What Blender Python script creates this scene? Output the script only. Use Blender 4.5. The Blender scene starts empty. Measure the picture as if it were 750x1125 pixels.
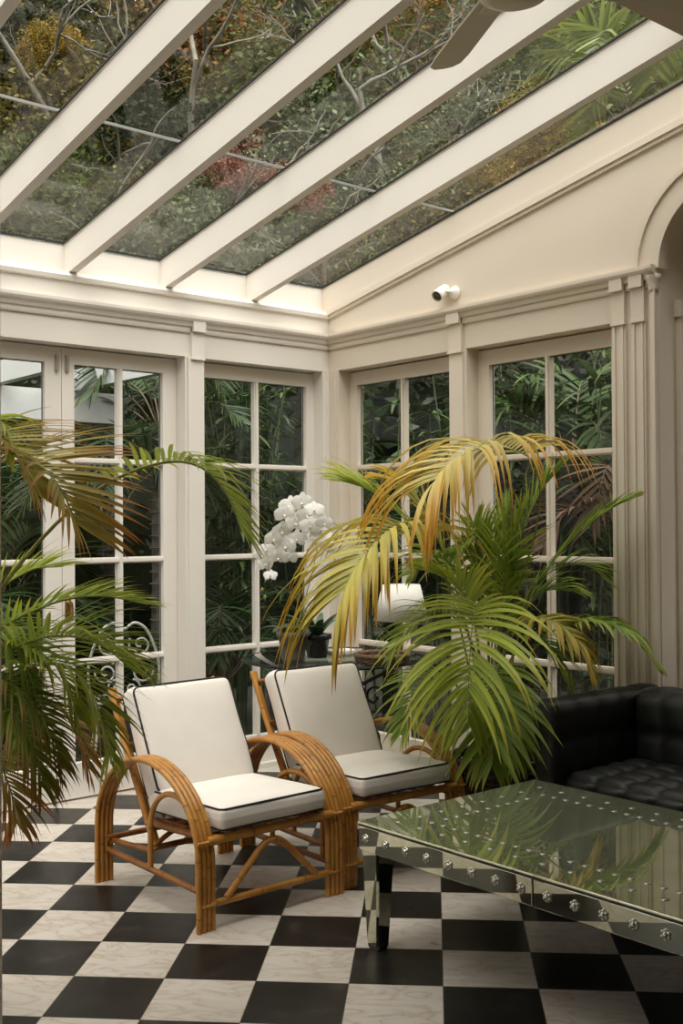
import bpy, math, random
from mathutils import Vector, Matrix, noise
R = random.Random(7)
PI = math.pi
scn = bpy.context.scene
COL = scn.collection

# ------------------------------------------------------------------ camera calibration (measured from the floor tiles)
FOC, PITCH, ROLL, HCAM = 1213.0, 0.0123, -0.0066, 1.5
AZ = math.radians(49.7266)
EX = (math.sin(AZ), math.cos(AZ))       # world +x (along the left wall, to the corner) as (right, forward)
EY = (-math.cos(AZ), math.sin(AZ))      # world +y (along the right wall, to the corner)

def rf(lat, d, z):                      # metres right of / in front of the camera -> world
    return Vector((lat * EX[0] + d * EX[1], lat * EY[0] + d * EY[1], z))

def at(px, py, d):                      # where the photo's pixel lies at a depth of d metres
    a, b = px - 375.0, py - 562.5
    cr, sr = math.cos(ROLL), math.sin(ROLL)
    x = a * cr + b * sr
    u = -(-a * sr + b * cr) / FOC
    r = x / FOC
    fw = math.cos(PITCH) - u * math.sin(PITCH)
    up = math.sin(PITCH) + u * math.cos(PITCH)
    k = d / fw
    return rf(r * k, d, HCAM + up * k)

# ------------------------------------------------------------------ mesh building
class MB:
    def __init__(s):
        s.v = []; s.f = []; s.uv = []; s.mi = []; s.sm = []
    def add(s, verts, faces, uvs=None, mi=0, smooth=False):
        o = len(s.v)
        s.v.extend([tuple(p) for p in verts])
        for k, f in enumerate(faces):
            s.f.append(tuple(i + o for i in f))
            s.uv.append(uvs[k] if uvs else None)
            s.mi.append(mi); s.sm.append(smooth)
        return s
    def box(s, x0, x1, y0, y1, z0, z1, mi=0, bev=0.0):
        if x0 > x1: x0, x1 = x1, x0
        if y0 > y1: y0, y1 = y1, y0
        if z0 > z1: z0, z1 = z1, z0
        if bev <= 0:
            v = [(x, y, z) for x in (x0, x1) for y in (y0, y1) for z in (z0, z1)]
            f = [(0, 1, 3, 2), (4, 6, 7, 5), (0, 4, 5, 1), (2, 3, 7, 6), (0, 2, 6, 4), (1, 5, 7, 3)]
            return s.add(v, f, mi=mi)
        c = ((x0 + x1) / 2, (y0 + y1) / 2, (z0 + z1) / 2)
        return s.rbox(c, ((x1 - x0) / 2, (y1 - y0) / 2, (z1 - z0) / 2), bev, 2, mi, smooth=False)
    def rbox(s, c, h, r, n=2, mi=0, fn=None, sub=1, smooth=True):
        """rounded box: centre c, half sizes h, corner radius r"""
        r = min(r, min(h))
        def axis(hh):
            k = []
            for i in range(n + 1): k.append(-hh + r * (1 - math.cos(PI / 2 * i / n)) if False else -hh + r * i / n)
            for i in range(1, sub): k.append(-hh + r + (2 * hh - 2 * r) * i / sub)
            for i in range(n + 1): k.append(hh - r + r * i / n)
            out = []
            for q in k:
                if not out or q - out[-1] > 1e-7: out.append(q)
            return out
        A = [axis(q) for q in h]
        def rnd(p):
            q = [max(-(h[i] - r), min(h[i] - r, p[i])) for i in range(3)]
            d = Vector([p[i] - q[i] for i in range(3)])
            if d.length > 1e-9:
                m = max(abs(d[0]), abs(d[1]), abs(d[2]))
                d = d.normalized() * m if False else d.normalized() * r
            return Vector(q) + d
        for ax in range(3):
            a, b = [(1, 2), (2, 0), (0, 1)][ax]
            for sg in (-1, 1):
                U, V = A[a], A[b]
                vs = []; fs = []
                for u in U:
                    for v in V:
                        p = [0, 0, 0]; p[ax] = sg * h[ax]; p[a] = u; p[b] = v
                        w = rnd(p)
                        if fn: w = fn(w)
                        vs.append((w[0] + c[0], w[1] + c[1], w[2] + c[2]))
                nv = len(V)
                for i in range(len(U) - 1):
                    for j in range(nv - 1):
                        q = (i * nv + j, (i + 1) * nv + j, (i + 1) * nv + j + 1, i * nv + j + 1)
                        fs.append(q if sg > 0 else q[::-1])
                s.add(vs, fs, mi=mi, smooth=smooth)
        return s
    def tube(s, pts, r, seg=8, mi=0, closed=False, cap=True, u0=0.0):
        pts = [Vector(p) for p in pts]
        n = len(pts)
        rad = r if isinstance(r, (list, tuple)) else [r] * n
        T = []
        for i in range(n):
            if closed: t = pts[(i + 1) % n] - pts[i - 1]
            else: t = pts[min(i + 1, n - 1)] - pts[max(i - 1, 0)]
            T.append(t.normalized() if t.length > 1e-9 else Vector((0, 0, 1)))
        a = Vector((0, 0, 1)) if abs(T[0].z) < 0.9 else Vector((1, 0, 0))
        nn = (a - T[0] * a.dot(T[0])).normalized()
        vs = []; L = [u0]
        for i in range(n):
            if i:
                nn = (nn - T[i] * nn.dot(T[i]))
                nn = nn.normalized() if nn.length > 1e-6 else Vector((1, 0, 0))
                L.append(L[-1] + (pts[i] - pts[i - 1]).length)
            bb = T[i].cross(nn)
            for k in range(seg):
                an = 2 * PI * k / seg
                vs.append(pts[i] + (nn * math.cos(an) + bb * math.sin(an)) * rad[i])
        fs = []; uv = []
        m = n if closed else n - 1
        for i in range(m):
            j = (i + 1) % n
            lj = L[i + 1] if i + 1 < n else L[i] + 0.01
            for k in range(seg):
                k2 = (k + 1) % seg
                fs.append((i * seg + k, i * seg + k2, j * seg + k2, j * seg + k))
                uv.append(((L[i], k / seg), (L[i], (k + 1) / seg), (lj, (k + 1) / seg), (lj, k / seg)))
        s.add(vs, fs, uv, mi, True)
        if cap and not closed:
            s.add(vs[:seg], [tuple(range(seg))[::-1]], None, mi)
            s.add(vs[-seg:], [tuple(range(seg))], None, mi)
        return s
    def lathe(s, prof, c=(0, 0, 0), seg=24, mi=0, axis=2, smooth=True, fn=None):
        vs = []
        for (r, z) in prof:
            for k in range(seg):
                a = 2 * PI * k / seg
                p = (r * math.cos(a), r * math.sin(a), z)
                if axis == 0: p = (p[2], p[0], p[1])
                elif axis == 1: p = (p[1], p[2], p[0])
                if fn: p = fn(p, a)
                vs.append((p[0] + c[0], p[1] + c[1], p[2] + c[2]))
        fs = []
        for i in range(len(prof) - 1):
            for k in range(seg):
                k2 = (k + 1) % seg
                fs.append((i * seg + k, i * seg + k2, (i + 1) * seg + k2, (i + 1) * seg + k))
        return s.add(vs, fs, None, mi, smooth)
    def prism(s, poly, lo, hi, axis=0, mi=0):
        """poly in the plane of the two other axes (y,z) / (x,z) / (x,y), pushed from lo to hi"""
        n = len(poly)
        def mk(a, p):
            return (a, p[0], p[1]) if axis == 0 else ((p[0], a, p[1]) if axis == 1 else (p[0], p[1], a))
        vs = [mk(lo, p) for p in poly] + [mk(hi, p) for p in poly]
        fs = [(i, (i + 1) % n, n + (i + 1) % n, n + i) for i in range(n)]
        fs += [tuple(range(n))[::-1], tuple(range(n, 2 * n))]
        return s.add(vs, fs, None, mi)
    def build(s, name, mats, parent=None, loc=None):
        me = bpy.data.meshes.new(name)
        me.from_pydata(s.v, [], s.f)
        if not isinstance(mats, (list, tuple)): mats = [mats]
        for m in mats: me.materials.append(m)
        me.polygons.foreach_set('material_index', s.mi)
        me.polygons.foreach_set('use_smooth', s.sm)
        if any(u is not None for u in s.uv):
            lay = me.uv_layers.new(name='UVMap')
            flat = []
            for f, u in zip(s.f, s.uv):
                if u is None: flat += [0.0, 0.0] * len(f)
                else:
                    for q in u: flat += [q[0], q[1]]
            lay.data.foreach_set('uv', flat)
        me.update()
        o = bpy.data.objects.new(name, me)
        COL.objects.link(o)
        if parent is not None: o.parent = parent
        if loc is not None: o.location = loc
        return o

def empty(name, loc=(0, 0, 0), rz=0.0):
    o = bpy.data.objects.new(name, None); COL.objects.link(o)
    o.empty_display_size = 0.1
    o.location = loc; o.rotation_euler = (0, 0, rz)
    return o

def tag(o, label, cat, group=None, kind=None):
    o['label'] = label; o['category'] = cat
    if group: o['group'] = group
    if kind: o['kind'] = kind
    return o

def structure(o, label, cat):
    return tag(o, label, cat, None, 'structure')

def copy_tree(o, parent=None):
    c = o.copy(); COL.objects.link(c)
    if parent is not None: c.parent = parent
    for ch in list(o.children): copy_tree(ch, c)
    return c

def spline(P, n):
    P = [Vector(p) for p in P]
    Q = [P[0] * 2 - P[1]] + P + [P[-1] * 2 - P[-2]]
    out = []
    m = len(P) - 1
    for i in range(n):
        t = i / (n - 1) * m
        k = min(int(t), m - 1); t -= k
        a, b, c, d = Q[k:k + 4]
        out.append(0.5 * ((2 * b) + (c - a) * t + (2 * a - 5 * b + 4 * c - d) * t * t + (3 * b - a - 3 * c + d) * t ** 3))
    return out

# ------------------------------------------------------------------ materials
def mat(name):
    m = bpy.data.materials.new(name); m.use_nodes = True
    nt = m.node_tree; nt.nodes.clear()
    out = nt.nodes.new('ShaderNodeOutputMaterial')
    return m, nt, out
def N(nt, t, **kw):
    n = nt.nodes.new(t)
    for k, v in kw.items(): setattr(n, k, v)
    return n
def lk(nt, a, b): nt.links.new(a, b)
def ramp(nt, stops, interp='LINEAR'):
    n = nt.nodes.new('ShaderNodeValToRGB'); n.color_ramp.interpolation = interp
    e = n.color_ramp.elements
    while len(e) < len(stops): e.new(0.5)
    for q, (p, c) in zip(e, stops):
        q.position = p; q.color = (c[0], c[1], c[2], 1)
    return n

def simple(name, c, rough=0.5, metal=0.0, var=0.0, scale=6.0, spec=0.5, bump=0.0, bscale=60.0, detail=4):
    m, nt, out = mat(name)
    b = N(nt, 'ShaderNodeBsdfPrincipled')
    b.inputs['Base Color'].default_value = (*c, 1); b.inputs['Roughness'].default_value = rough
    b.inputs['Metallic'].default_value = metal; b.inputs['Specular IOR Level'].default_value = spec
    tc = N(nt, 'ShaderNodeTexCoord')
    no = N(nt, 'ShaderNodeTexNoise'); no.inputs['Scale'].default_value = scale; no.inputs['Detail'].default_value = detail
    lk(nt, tc.outputs['Object'], no.inputs['Vector'])
    k0 = [q * (1 - var) for q in c]; k1 = [min(1, q * (1 + var)) for q in c]
    r = ramp(nt, [(0.3, k0), (0.7, k1)])
    lk(nt, no.outputs['Fac'], r.inputs[0]); lk(nt, r.outputs[0], b.inputs['Base Color'])
    if bump:
        n2 = N(nt, 'ShaderNodeTexNoise'); n2.inputs['Scale'].default_value = bscale; n2.inputs['Detail'].default_value = 3
        lk(nt, tc.outputs['Object'], n2.inputs['Vector'])
        bp = N(nt, 'ShaderNodeBump'); bp.inputs['Strength'].default_value = bump; bp.inputs['Distance'].default_value = 0.01
        lk(nt, n2.outputs['Fac'], bp.inputs['Height']); lk(nt, bp.outputs[0], b.inputs['Normal'])
    lk(nt, b.outputs[0], out.inputs[0])
    return m

def glass_mat(name, tint, gloss=1.0):
    m, nt, out = mat(name)
    t = N(nt, 'ShaderNodeBsdfTransparent'); t.inputs[0].default_value = (*tint, 1)
    g = N(nt, 'ShaderNodeBsdfGlossy'); g.inputs['Roughness'].default_value = 0.0; g.inputs[0].default_value = (gloss, gloss, gloss, 1)
    lw = N(nt, 'ShaderNodeLayerWeight'); lw.inputs[0].default_value = 0.5
    pw = N(nt, 'ShaderNodeMath', operation='POWER'); pw.inputs[1].default_value = 5.0
    ml = N(nt, 'ShaderNodeMath', operation='MULTIPLY_ADD'); ml.inputs[1].default_value = 0.9; ml.inputs[2].default_value = 0.014
    lk(nt, lw.outputs['Facing'], pw.inputs[0]); lk(nt, pw.outputs[0], ml.inputs[0])
    mx = N(nt, 'ShaderNodeMixShader')
    lk(nt, ml.outputs[0], mx.inputs[0]); lk(nt, t.outputs[0], mx.inputs[1]); lk(nt, g.outputs[0], mx.inputs[2])
    lk(nt, mx.outputs[0], out.inputs[0])
    return m

def leaf_mat(name, stops, var=0.35, transl=0.3, gloss=0.12, vcol=None):
    """colour runs along the leaf (UV.x base->tip); UV.y is a random number per leaf"""
    m, nt, out = mat(name)
    uv = N(nt, 'ShaderNodeUVMap'); uv.uv_map = 'UVMap'
    sp = N(nt, 'ShaderNodeSeparateXYZ'); lk(nt, uv.outputs[0], sp.inputs[0])
    # shift the tip colour by a random amount per leaf
    ad = N(nt, 'ShaderNodeMath', operation='MULTIPLY_ADD'); ad.inputs[1].default_value = 0.3; ad.inputs[2].default_value = -0.15
    lk(nt, sp.outputs[1], ad.inputs[0])
    a2 = N(nt, 'ShaderNodeMath', operation='ADD'); lk(nt, sp.outputs[0], a2.inputs[0]); lk(nt, ad.outputs[0], a2.inputs[1])
    r = ramp(nt, stops); lk(nt, a2.outputs[0], r.inputs[0])
    hv = N(nt, 'ShaderNodeHueSaturation')
    mr = N(nt, 'ShaderNodeMapRange'); mr.inputs[3].default_value = 1 - var; mr.inputs[4].default_value = 1 + var
    lk(nt, sp.outputs[1], mr.inputs[0]); lk(nt, mr.outputs[0], hv.inputs['Value'])
    lk(nt, r.outputs[0], hv.inputs['Color'])
    d = N(nt, 'ShaderNodeBsdfDiffuse'); t = N(nt, 'ShaderNodeBsdfTranslucent'); g = N(nt, 'ShaderNodeBsdfGlossy')
    g.inputs['Roughness'].default_value = 0.38; g.inputs[0].default_value = (0.8, 0.8, 0.75, 1)
    lk(nt, hv.outputs[0], d.inputs[0]); lk(nt, hv.outputs[0], t.inputs[0])
    m1 = N(nt, 'ShaderNodeMixShader'); m1.inputs[0].default_value = transl
    lk(nt, d.outputs[0], m1.inputs[1]); lk(nt, t.outputs[0], m1.inputs[2])
    lw = N(nt, 'ShaderNodeLayerWeight'); lw.inputs[0].default_value = 0.5
    pw = N(nt, 'ShaderNodeMath', operation='POWER'); pw.inputs[1].default_value = 3.0; lk(nt, lw.outputs['Facing'], pw.inputs[0])
    ml = N(nt, 'ShaderNodeMath', operation='MULTIPLY_ADD'); ml.inputs[1].default_value = gloss; ml.inputs[2].default_value = gloss * 0.25
    lk(nt, pw.outputs[0], ml.inputs[0])
    m2 = N(nt, 'ShaderNodeMixShader')
    lk(nt, ml.outputs[0], m2.inputs[0]); lk(nt, m1.outputs[0], m2.inputs[1]); lk(nt, g.outputs[0], m2.inputs[2])
    lk(nt, m2.outputs[0], out.inputs[0])
    return m

M = {}
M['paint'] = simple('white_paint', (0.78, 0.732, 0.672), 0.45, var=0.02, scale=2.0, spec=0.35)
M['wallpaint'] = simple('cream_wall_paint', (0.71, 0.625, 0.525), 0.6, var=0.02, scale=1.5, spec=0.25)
M['roompaint'] = simple('warm_room_paint', (0.46, 0.39, 0.30), 0.7, var=0.03, scale=1.5, spec=0.2)
M['extpaint'] = simple('exterior_white_paint', (0.50, 0.50, 0.49), 0.6, var=0.05, scale=2.0)
M['roofglass'] = glass_mat('roof_glass', (0.80, 0.80, 0.78))
M['glass'] = glass_mat('window_glass', (0.92, 0.93, 0.91))
M['seal'] = simple('black_glazing_seal', (0.012, 0.010, 0.008), 0.6)
M['metal_edge'] = simple('aluminium_joint', (0.35, 0.35, 0.34), 0.35, 0.8)
M['cushion'] = simple('off_white_canvas', (0.83, 0.775, 0.715), 0.85, var=0.03, scale=8, spec=0.15, bump=0.05, bscale=900)
M['piping'] = simple('black_piping', (0.012, 0.010, 0.012), 0.7)
M['leather'] = simple('black_leather', (0.013, 0.013, 0.0118), 0.44, var=0.15, scale=30, spec=0.34, bump=0.08, bscale=300)
M['iron'] = simple('black_wrought_iron', (0.010, 0.009, 0.009), 0.5, 0.4)
M['whiteiron'] = simple('white_painted_iron', (0.75, 0.75, 0.72), 0.5)
M['brass'] = simple('aged_brass', (0.32, 0.19, 0.06), 0.4, 0.85, var=0.25, scale=40)
M['fan'] = simple('taupe_fan_paint', (0.66, 0.60, 0.46), 0.5)
M['camwhite'] = simple('white_plastic', (0.85, 0.82, 0.76), 0.4)
M['camlens'] = simple('smoked_lens', (0.05, 0.05, 0.035), 0.15)
M['hinge'] = simple('painted_bolt_metal', (0.46, 0.41, 0.34), 0.35, 0.4)
M['darkbolt'] = simple('dark_bolt_metal', (0.07, 0.05, 0.03), 0.45, 0.5)
M['petal'] = None
M['soil'] = simple('potting_soil', (0.02, 0.014, 0.009), 0.95, var=0.4, scale=60, bump=0.6, bscale=80)
M['greypot'] = simple('grey_stone_pot', (0.13, 0.12, 0.105), 0.7, var=0.2, scale=20)
M['darkpot'] = simple('dark_glazed_pot', (0.02, 0.02, 0.02), 0.25)
M['terracotta'] = simple('terracotta_pot', (0.25, 0.10, 0.05), 0.8, var=0.2, scale=15)
M['shade'] = simple('white_linen_shade', (0.80, 0.77, 0.72), 0.9, var=0.03, scale=80)
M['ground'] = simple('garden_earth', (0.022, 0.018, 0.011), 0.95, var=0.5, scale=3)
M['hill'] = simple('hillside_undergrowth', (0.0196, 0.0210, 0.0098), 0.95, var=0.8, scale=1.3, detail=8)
M['bark'] = simple('pale_bark', (0.16, 0.145, 0.115), 0.9, var=0.45, scale=9, bump=0.5, bscale=30)
M['darkbark'] = simple('dark_bark', (0.035, 0.027, 0.018), 0.9, var=0.4, scale=9)
M['greybark'] = simple('grey_branch_bark', (0.26, 0.24, 0.20), 0.9, var=0.3, scale=9)
M['eave'] = simple('weathered_eave_timber', (0.10, 0.075, 0.06), 0.8, var=0.3, scale=5)
M['bamboo_cane'] = simple('green_cane', (0.06, 0.09, 0.03), 0.5, var=0.3, scale=5)

def petal_mat():
    m, nt, out = mat('orchid_petal')
    d = N(nt, 'ShaderNodeBsdfDiffuse'); t = N(nt, 'ShaderNodeBsdfTranslucent')
    d.inputs[0].default_value = (0.95, 0.94, 0.92, 1); t.inputs[0].default_value = (0.93, 0.92, 0.88, 1)
    mx = N(nt, 'ShaderNodeMixShader'); mx.inputs[0].default_value = 0.35
    lk(nt, d.outputs[0], mx.inputs[1]); lk(nt, t.outputs[0], mx.inputs[2]); lk(nt, mx.outputs[0], out.inputs[0])
    return m
M['petal'] = petal_mat()
M['lip'] = simple('orchid_lip', (0.82, 0.74, 0.52), 0.6)

def rattan_mat(name, c1, c2, cn):
    m, nt, out = mat(name)
    b = N(nt, 'ShaderNodeBsdfPrincipled'); b.inputs['Roughness'].default_value = 0.32
    b.inputs['Specular IOR Level'].default_value = 0.5
    uv = N(nt, 'ShaderNodeUVMap'); uv.uv_map = 'UVMap'
    sp = N(nt, 'ShaderNodeSeparateXYZ'); lk(nt, uv.outputs[0], sp.inputs[0])
    tc = N(nt, 'ShaderNodeTexCoord')
    no = N(nt, 'ShaderNodeTexNoise'); no.inputs['Scale'].default_value = 14; no.inputs['Detail'].default_value = 4
    lk(nt, tc.outputs['Object'], no.inputs['Vector'])
    r = ramp(nt, [(0.33, c2), (0.68, c1)]); lk(nt, no.outputs['Fac'], r.inputs[0])
    # cane nodes: a dark ring about every 21 cm of the cane
    dv = N(nt, 'ShaderNodeMath', operation='DIVIDE'); dv.inputs[1].default_value = 0.21; lk(nt, sp.outputs[0], dv.inputs[0])
    fr = N(nt, 'ShaderNodeMath', operation='FRACT'); lk(nt, dv.outputs[0], fr.inputs[0])
    sb = N(nt, 'ShaderNodeMath', operation='SUBTRACT'); sb.inputs[1].default_value = 0.5; lk(nt, fr.outputs[0], sb.inputs[0])
    ab = N(nt, 'ShaderNodeMath', operation='ABSOLUTE'); lk(nt, sb.outputs[0], ab.inputs[0])
    lt = N(nt, 'ShaderNodeMapRange'); lt.inputs[1].default_value = 0.006; lt.inputs[2].default_value = 0.03
    lt.inputs[3].default_value = 0.55; lt.inputs[4].default_value = 0.0; lk(nt, ab.outputs[0], lt.inputs[0])
    mx = N(nt, 'ShaderNodeMix', data_type='RGBA'); mx.inputs['B'].default_value = (*cn, 1)
    lk(nt, lt.outputs[0], mx.inputs['Factor']); lk(nt, r.outputs[0], mx.inputs['A'])
    lk(nt, mx.outputs['Result'], b.inputs['Base Color'])
    bp = N(nt, 'ShaderNodeBump'); bp.inputs['Strength'].default_value = 0.5; bp.inputs['Distance'].default_value = 0.003
    lk(nt, lt.outputs[0], bp.inputs['Height']); lk(nt, bp.outputs[0], b.inputs['Normal'])
    lk(nt, b.outputs[0], out.inputs[0])
    return m
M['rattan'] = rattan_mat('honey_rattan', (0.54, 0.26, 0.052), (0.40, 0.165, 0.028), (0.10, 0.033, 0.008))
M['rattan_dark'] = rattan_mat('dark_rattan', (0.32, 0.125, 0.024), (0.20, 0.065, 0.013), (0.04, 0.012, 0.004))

def floor_mat():
    m, nt, out = mat('chequered_marble')
    tc = N(nt, 'ShaderNodeTexCoord')
    g = N(nt, 'ShaderNodeSeparateXYZ'); lk(nt, tc.outputs['Object'], g.inputs[0])
    S = 0.2047 * 1.5
    def fl(sock, off):
        a = N(nt, 'ShaderNodeMath', operation='DIVIDE'); a.inputs[1].default_value = S; lk(nt, sock, a.inputs[0])
        f = N(nt, 'ShaderNodeMath', operation='FLOOR'); lk(nt, a.outputs[0], f.inputs[0])
        fr = N(nt, 'ShaderNodeMath', operation='FRACT'); lk(nt, a.outputs[0], fr.inputs[0])
        return f, fr
    f1, r1 = fl(g.outputs[0], 0); f2, r2 = fl(g.outputs[1], 0)
    s = N(nt, 'ShaderNodeMath', operation='ADD'); lk(nt, f1.outputs[0], s.inputs[0]); lk(nt, f2.outputs[0], s.inputs[1])
    md = N(nt, 'ShaderNodeMath', operation='FLOORED_MODULO'); md.inputs[1].default_value = 2.0; lk(nt, s.outputs[0], md.inputs[0])
    gt = N(nt, 'ShaderNodeMath', operation='GREATER_THAN'); gt.inputs[1].default_value = 0.5; lk(nt, md.outputs[0], gt.inputs[0])
    # every tile is its own slab: the veins jump at the joints
    cb = N(nt, 'ShaderNodeCombineXYZ'); lk(nt, f1.outputs[0], cb.inputs[0]); lk(nt, f2.outputs[0], cb.inputs[1])
    wn = N(nt, 'ShaderNodeTexWhiteNoise'); lk(nt, cb.outputs[0], wn.inputs[0])
    sc = N(nt, 'ShaderNodeVectorMath', operation='SCALE'); sc.inputs['Scale'].default_value = 20; lk(nt, wn.outputs['Color'], sc.inputs[0])
    ad = N(nt, 'ShaderNodeVectorMath', operation='ADD'); lk(nt, tc.outputs['Object'], ad.inputs[0]); lk(nt, sc.outputs[0], ad.inputs[1])
    rot = N(nt, 'ShaderNodeMapping'); rot.inputs['Rotation'].default_value = (0, 0, 0.5); rot.inputs['Scale'].default_value = (1, 2.2, 1)
    lk(nt, ad.outputs[0], rot.inputs[0])
    n1 = N(nt, 'ShaderNodeTexNoise'); n1.inputs['Scale'].default_value = 5; n1.inputs['Detail'].default_value = 9; n1.inputs['Distortion'].default_value = 1.2
    lk(nt, rot.outputs[0], n1.inputs['Vector'])
    v = N(nt, 'ShaderNodeMath', operation='SUBTRACT'); v.inputs[1].default_value = 0.5; lk(nt, n1.outputs['Fac'], v.inputs[0])
    va = N(nt, 'ShaderNodeMath', operation='ABSOLUTE'); lk(nt, v.outputs[0], va.inputs[0])
    rw = ramp(nt, [(0.0, (0.45, 0.37, 0.29)), (0.02, (0.54, 0.475, 0.41)), (0.09, (0.585, 0.53, 0.47)), (0.3, (0.61, 0.565, 0.51))]); lk(nt, va.outputs[0], rw.inputs[0])
    n2 = N(nt, 'ShaderNodeTexNoise'); n2.inputs['Scale'].default_value = 9; n2.inputs['Detail'].default_value = 6
    lk(nt, ad.outputs[0], n2.inputs['Vector'])
    rb = ramp(nt, [(0.35, (0.009, 0.008, 0.007)), (0.62, (0.016, 0.014, 0.012)), (0.80, (0.05, 0.045, 0.04))]); lk(nt, n2.outputs['Fac'], rb.inputs[0])
    mx = N(nt, 'ShaderNodeMix', data_type='RGBA'); lk(nt, gt.outputs[0], mx.inputs['Factor'])
    lk(nt, rw.outputs[0], mx.inputs['A']); lk(nt, rb.outputs[0], mx.inputs['B'])
    # joints
    def edge(fr):
        a = N(nt, 'ShaderNodeMath', operation='SUBTRACT'); a.inputs[1].default_value = 0.5; lk(nt, fr.outputs[0], a.inputs[0])
        b = N(nt, 'ShaderNodeMath', operation='ABSOLUTE'); lk(nt, a.outputs[0], b.inputs[0])
        return b
    mxx = N(nt, 'ShaderNodeMath', operation='MAXIMUM'); lk(nt, edge(r1).outputs[0], mxx.inputs[0]); lk(nt, edge(r2).outputs[0], mxx.inputs[1])
    jt = N(nt, 'ShaderNodeMath', operation='GREATER_THAN'); jt.inputs[1].default_value = 0.4955; lk(nt, mxx.outputs[0], jt.inputs[0])
    m3 = N(nt, 'ShaderNodeMix', data_type='RGBA'); m3.inputs['B'].default_value = (0.10, 0.085, 0.065, 1)
    lk(nt, jt.outputs[0], m3.inputs['Factor']); lk(nt, mx.outputs['Result'], m3.inputs['A'])
    b = N(nt, 'ShaderNodeBsdfPrincipled'); lk(nt, m3.outputs['Result'], b.inputs['Base Color'])
    n3 = N(nt, 'ShaderNodeTexNoise'); n3.inputs['Scale'].default_value = 12; n3.inputs['Detail'].default_value = 5; lk(nt, ad.outputs[0], n3.inputs['Vector'])
    mr = N(nt, 'ShaderNodeMapRange'); mr.inputs[3].default_value = 0.22; mr.inputs[4].default_value = 0.42; lk(nt, n3.outputs['Fac'], mr.inputs[0])
    lk(nt, mr.outputs[0], b.inputs['Roughness']); b.inputs['Specular IOR Level'].default_value = 0.35
    lk(nt, b.outputs[0], out.inputs[0])
    return m
M['floor'] = floor_mat()

def mirror_mat(name='antiqued_mirror', haze=0.0):
    m, nt, out = mat(name)
    b = N(nt, 'ShaderNodeBsdfPrincipled'); b.inputs['Metallic'].default_value = 1.0
    tc = N(nt, 'ShaderNodeTexCoord')
    n = N(nt, 'ShaderNodeTexNoise'); n.inputs['Scale'].default_value = 5; n.inputs['Detail'].default_value = 6; lk(nt, tc.outputs['Object'], n.inputs['Vector'])
    r = ramp(nt, [(0.3, tuple(q * (1.25 if haze else 1) for q in (0.46, 0.47, 0.37))), (0.65, tuple(q * (1.25 if haze else 1) for q in (0.57, 0.575, 0.46)))]); lk(nt, n.outputs['Fac'], r.inputs[0]); lk(nt, r.outputs[0], b.inputs['Base Color'])
    mr = N(nt, 'ShaderNodeMapRange'); mr.inputs[3].default_value = 0.0; mr.inputs[4].default_value = 0.04; lk(nt, n.outputs['Fac'], mr.inputs[0]); lk(nt, mr.outputs[0], b.inputs['Roughness'])
    if haze:
        d = N(nt, 'ShaderNodeBsdfDiffuse'); d.inputs[0].default_value = (0.42, 0.45, 0.29, 1)  # greenish diffuse mixed in, painting a paler, hazier reflection on the top
        mx = N(nt, 'ShaderNodeMixShader'); mx.inputs[0].default_value = haze
        lk(nt, b.outputs[0], mx.inputs[1]); lk(nt, d.outputs[0], mx.inputs[2]); lk(nt, mx.outputs[0], out.inputs[0])
    else:
        lk(nt, b.outputs[0], out.inputs[0])
    return m
M['mirror'] = mirror_mat(); M['mirror_top'] = mirror_mat('hazy_glass_over_mirror', 0.17)
M['mirror_edge'] = simple('dark_mirror_edge', (0.05, 0.05, 0.04), 0.3, 0.6)
M['stud'] = simple('silver_glass_stud', (0.50, 0.49, 0.42), 0.2, 0.9)
M['flatstud'] = simple('clear_glass_button', (0.30, 0.30, 0.25), 0.3, 0.8)

def wicker_mat(name, c1, c2):
    m, nt, out = mat(name)
    b = N(nt, 'ShaderNodeBsdfPrincipled'); b.inputs['Roughness'].default_value = 0.7
    tc = N(nt, 'ShaderNodeTexCoord')
    n = N(nt, 'ShaderNodeTexNoise'); n.inputs['Scale'].default_value = 30; lk(nt, tc.outputs['Object'], n.inputs['Vector'])
    r = ramp(nt, [(0.35, c1), (0.7, c2)]); lk(nt, n.outputs['Fac'], r.inputs[0]); lk(nt, r.outputs[0], b.inputs['Base Color'])
    lk(nt, b.outputs[0], out.inputs[0])
    return m
M['wicker'] = wicker_mat('dark_wicker', (0.035, 0.018, 0.009), (0.085, 0.042, 0.02))
M['tray'] = wicker_mat('brown_wicker', (0.08, 0.045, 0.022), (0.20, 0.12, 0.06))

G_ = (0.17, 0.24, 0.035)
M['f_green'] = leaf_mat('palm_leaf_green', [(0.0, (0.21, 0.33, 0.055)), (0.6, (0.29, 0.41, 0.065)), (1.0, (0.38, 0.40, 0.075))], 0.3, 0.4)
M['f_lime'] = leaf_mat('palm_leaf_lime', [(0.0, (0.37, 0.46, 0.07)), (0.6, (0.44, 0.52, 0.07)), (1.0, (0.50, 0.46, 0.07))], 0.2, 0.4)
M['f_gold'] = leaf_mat('palm_leaf_gold', [(0.0, (0.62, 0.55, 0.22)), (0.45, (0.68, 0.53, 0.16)), (0.78, (0.68, 0.40, 0.07)), (1.0, (0.64, 0.32, 0.05))], 0.15, 0.35)
M['f_ygold'] = leaf_mat('palm_leaf_yellow', [(0.0, (0.52, 0.49, 0.14)), (0.5, (0.57, 0.48, 0.09)), (0.85, (0.58, 0.38, 0.045)), (1.0, (0.58, 0.32, 0.045))], 0.15, 0.35)
M['f_dark'] = leaf_mat('palm_leaf_deep_green', [(0.0, (0.11, 0.18, 0.05)), (0.7, (0.17, 0.24, 0.06)), (1.0, (0.22, 0.22, 0.06))], 0.35, 0.3)
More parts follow.
